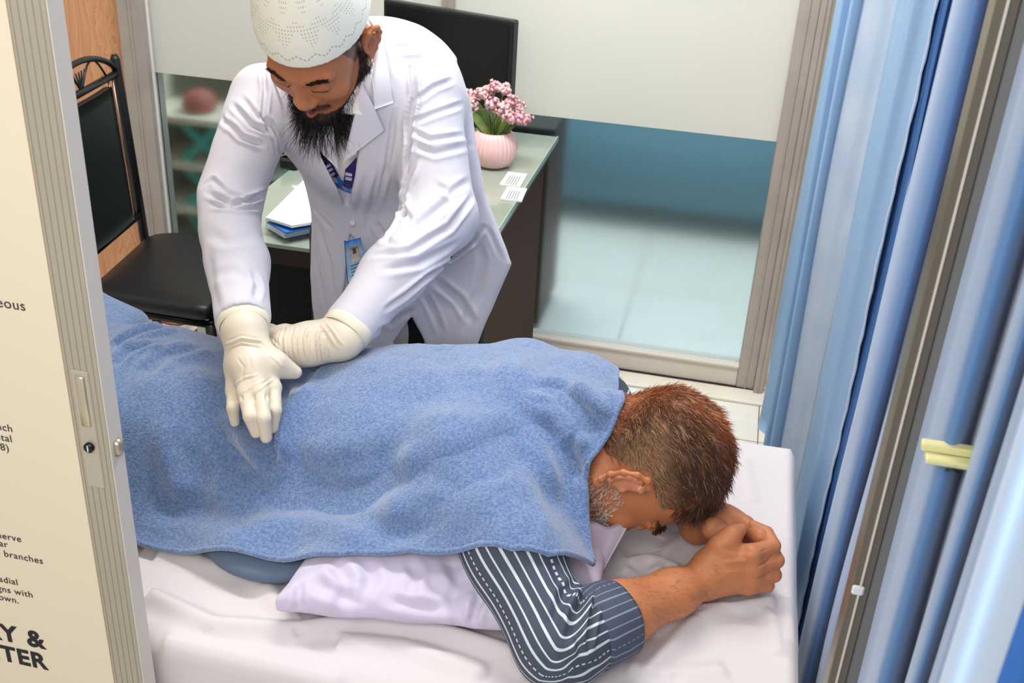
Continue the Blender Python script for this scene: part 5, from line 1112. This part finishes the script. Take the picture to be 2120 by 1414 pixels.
# ---- gloves ----
LATEX = mat('cream_latex_glove', 'DACDB9', .42, bump=(300, .2), sub=.05, vary=(25, .35, 'D0C0AB'))
G = Sdf((-.76, 1.18, .76), (-.53, 1.50, 1.02), .0019)
Wr = wR_; back = onz(522, 760, .925)
mc = [onz(484, 806, .872), onz(509, 812, .884), onz(538, 810, .888), onz(565, 800, .882)]
pi_ = [onz(482, 845, .858), onz(518, 862, .866), onz(546, 866, .866), onz(569, 850, .862)]
ti_ = [onz(486, 874, .835), onz(530, 896, .838), onz(551, 906, .834), onz(565, 886, .836)]
for j in range(4):
    G.chain([Wr + (mc[j] - Wr) * .12, Wr + (mc[j] - Wr) * .6, mc[j] + [0, 0, -.004]], [.027, .0185, .0130], .014)
    r0 = [.0092, .0102, .0106, .0100][j]
    G.chain([mc[j] + [0, 0, -.003], pi_[j], ti_[j]], [r0 + .0020, r0 + .0002, r0 - .0020], .0022)
    G.ell(mc[j] + [0, 0, -.001], (r0 + .0012,) * 3, .006)
G.chain([Wr + [.016, -.02, -.014], onz(572, 752, .905), onz(592, 764, .893), onz(612, 771, .886)], [.024, .0165, .0120, .0098], .012)
dW = nv(eR_ - wR_)
G.chain([Wr, Wr + dW * .05], [.034, .040], .012)
V, Q = G.mesh(); V = laplace(V, Q, 1, .4); trg = bvh(V, Q)
V = crease(V, Q, trg, [([(466, 714), (500, 700), (540, 706), (556, 722)], -.0026, .0022, .6), ([(466, 722), (500, 710), (545, 718)], -.002, .0018, .6), ([(474, 805), (505, 782), (535, 775)], -.0014, .0018, .5), ([(500, 815), (525, 798), (550, 785)], -.0014, .0018, .5), ([(525, 815), (545, 800), (566, 785)], -.0012, .0018, .5),
    ([(490, 740), (505, 760), (500, 790)], .0008, .002, .5), ([(515, 735), (520, 765)], .0008, .002, .5), ([(560, 735), (575, 748), (585, 760)], -.001, .002, .5), ([(499, 818), (501, 830)], .002, .0025, .2), ([(525, 818), (527, 832)], .002, .0025, .2), ([(552, 815), (553, 830)], .002, .0025, .2)])
gl = geo('glove', V, Q, LATEX, doc, label='cream latex glove flat on the towel')
cuffr = []
u_ = nv(np.cross(dW, [0, 0, 1])); w2_ = np.cross(u_, dW)
for t, r in [(-.004, .036), (.0, .0395), (.006, .0405), (.016, .0405), (.028, .0385), (.030, .037), (.016, .038)]: cuffr.append([Wr + dW * (t + .006) + r * (1 + .015 * math.sin(3 * a + t * 90)) * (math.cos(a) * u_ + .95 * math.sin(a) * w2_) for a in np.linspace(0, 2 * math.pi, 73)])
sheet('glove_cuff', np.array(cuffr), 0, mat('cream_glove_cuff', 'E3DCC4', .45), gl)
# other glove: forearm comes in from the right, fingers pass under the first hand
G = Sdf((-.80, 1.30, .78), (-.50, 1.60, 1.0), .0019)
Wl = wL_; hb = onz(600, 718, .893); 
G.chain([Wl + nv(eL_ - wL_) * .06, Wl, onz(640, 712, .895), hb], [.041, .037, .036, .034], .014, sq=((0, -.3, 1), .85))
for j, (p, q_, r_) in enumerate([((560, 690, .884), (515, 712, .872), .0105), ((560, 708, .882), (512, 735, .868), .0108), ((566, 726, .880), (522, 756, .866), .0105), ((575, 740, .878), (545, 770, .864), .0095)]): G.chain([hb + [-.005, -.004 * j, -.004], onz(*p), onz(*q_)], [.018, r_ + .003, r_ - .001], .01)
G.chain([hb + [0, .018, .004], onz(590, 690, .902), onz(556, 690, .904)], [.019, .013, .010], .01)
V, Q = G.mesh(); V = laplace(V, Q, 1, .4); trg = bvh(V, Q)
its = []
for k, xx in enumerate([572, 581, 589, 596, 606, 612, 619, 628, 636, 645, 652, 661, 668, 677]):
    o = rng.uniform(-2, 2); its.append(([(xx + 6 + o, 676), (xx + o - 2, 700), (xx + o, 725), (xx + 6 + o, 748)], -(.0014 + .0008 * (k % 3)), .0019, .8))
its += [([(662, 668), (680, 690), (700, 724)], -.003, .003, .7), ([(672, 664), (692, 688), (710, 716)], -.002, .002, .7), ([(556, 700), (575, 720), (590, 750)], -.0016, .0025, .6)]
V = crease(V, Q, trg, its); gl2 = geo('glove', V, Q, LATEX, doc, label='wrinkled cream latex glove under the other hand')
dL = nv(eL_ - wL_); u_ = nv(np.cross(dL, [0, 0, 1])); w2_ = np.cross(u_, dL); cuffr = []
for t, r in [(.0, .039), (.004, .0425), (.014, .0425), (.026, .040), (.028, .0385), (.014, .040)]: cuffr.append([Wl + dL * (t + .008) + r * (1 + .02 * math.sin(4 * a + t * 90)) * (math.cos(a) * u_ + .95 * math.sin(a) * w2_) for a in np.linspace(0, 2 * math.pi, 73)])
sheet('glove_cuff', np.array(cuffr), 0, bpy.data.materials['cream_glove_cuff'], gl2)

# ---- lanyard and badge ----
b0_ = hit(trk, 735, 540)[0]; b0_ = b0_ if b0_ is not None else ony(735, 540, 1.80)
lan = empty('id_badge', b0_, 'blue lanyard with identity card hanging on the chest of the standing man', 'id badge')
NAVY = mat('purple_navy_ribbon', '35299A', .5); BLUE = mat('bright_blue_ribbon', '2F7BD8', .5, vary=(120, .9, '5FA8F0'))
IND = mat('dark_indigo_ribbon', '2B2268', .5); LTR = mat('pale_lettering', 'D8D4EC', .5)
def strap(P4, m, name, off=.004, n=(8, 14)): return patch(name, P4, off, .0012, m, lan, trk, n, 1.76)
strap([(660, 312), (676, 318), (703, 366), (684, 386)], IND, 'lanyard_strap')
strap([(740, 326), (716, 352), (711, 386), (734, 392)], IND, 'lanyard_strap')
strap([(684, 384), (700, 366), (733, 396), (721, 436)], BLUE, 'lanyard_strap', .0035)
strap([(704, 388), (735, 390), (729, 428), (721, 434)], BLUE, 'lanyard_strap', .0055)
strap([(683, 383), (704, 365), (707, 369), (686, 388)], LTR, 'lanyard_edge', .0062, (4, 8)); strap([(711, 386), (722, 395), (722, 399), (711, 390)], LTR, 'lanyard_edge', .0068, (4, 8)); strap([(722, 395), (734, 391), (734, 395), (722, 399)], LTR, 'lanyard_edge', .0068, (4, 8))
for k in range(3):
    yy = 345 + 9 * k; strap([(674 + 4 * k, yy), (684 + 4 * k, yy - 5), (687 + 4 * k, yy - 1), (678 + 4 * k, yy + 5)], LTR, 'lettering', .0066, (4, 4))
strap([(717, 358), (731, 361), (730, 366), (716, 363)], LTR, 'lettering', .0066, (4, 4)); strap([(717, 367), (731, 370), (729, 375), (716, 372)], LTR, 'lettering', .0066, (4, 4))
for k in range(4): yy = 398 + 8 * k; strap([(706, yy), (718, yy + 7), (718, yy + 10), (706, yy + 3)], mat('light_blue_chevron%d' % k, '7FC0F5', .5), 'chevron', .0068, (4, 4)); strap([(718, yy + 7), (730, yy + 1), (730, yy + 4), (718, yy + 10)], bpy.data.materials['light_blue_chevron%d' % k], 'chevron', .0068, (4, 4))
A0 = [onz(713, 500, 0)] 
Cc = [ony(714, 500, 1.742), ony(747, 492, 1.742), ony(765, 566, 1.765), ony(721, 585, 1.765)]
def cquad(name, s0, t0, s1, t1, off, m, th=.0008):
    Pq = np.array([[(Cc[0] * (1 - s) * (1 - t) + Cc[1] * s * (1 - t) + Cc[2] * s * t + Cc[3] * (1 - s) * t) + nv([0, -.9, .4]) * off for t in np.linspace(t0, t1, 4)] for s in np.linspace(s0, s1, 4)]); return sheet(name, Pq, th, m, lan)
cquad('card', 0, 0, 1, 1, 0, mat('light_blue_card', '9CC4E4', .35, vary=(60, .6, 'C8DDEA')), .002)
cquad('card_edge', -.04, -.02, .03, 1.02, .0005, mat('card_edge_dark', '34406A', .5)); cquad('card_edge', -.04, .97, 1.02, 1.02, .0005, bpy.data.materials['card_edge_dark'])
cquad('portrait_area', .25, .18, .75, .55, .0014, mat('portrait_pale', 'CDB7A8', .5)); cquad('portrait_area', .42, .22, .60, .36, .0020, mat('portrait_dark', '5A4A48', .5))
for k in range(4): cquad('print_line', .2, .62 + .08 * k, .85, .645 + .08 * k, .0014, mat('card_ink%d' % k, '54708E', .5))
cquad('card_header', .0, .0, 1, .10, .0014, BLUE)
cl = (Cc[0] + Cc[1]) / 2; strap([(722, 482), (730, 484), (736, 498), (724, 500)], BLUE, 'lanyard_strap', .004, (4, 6))
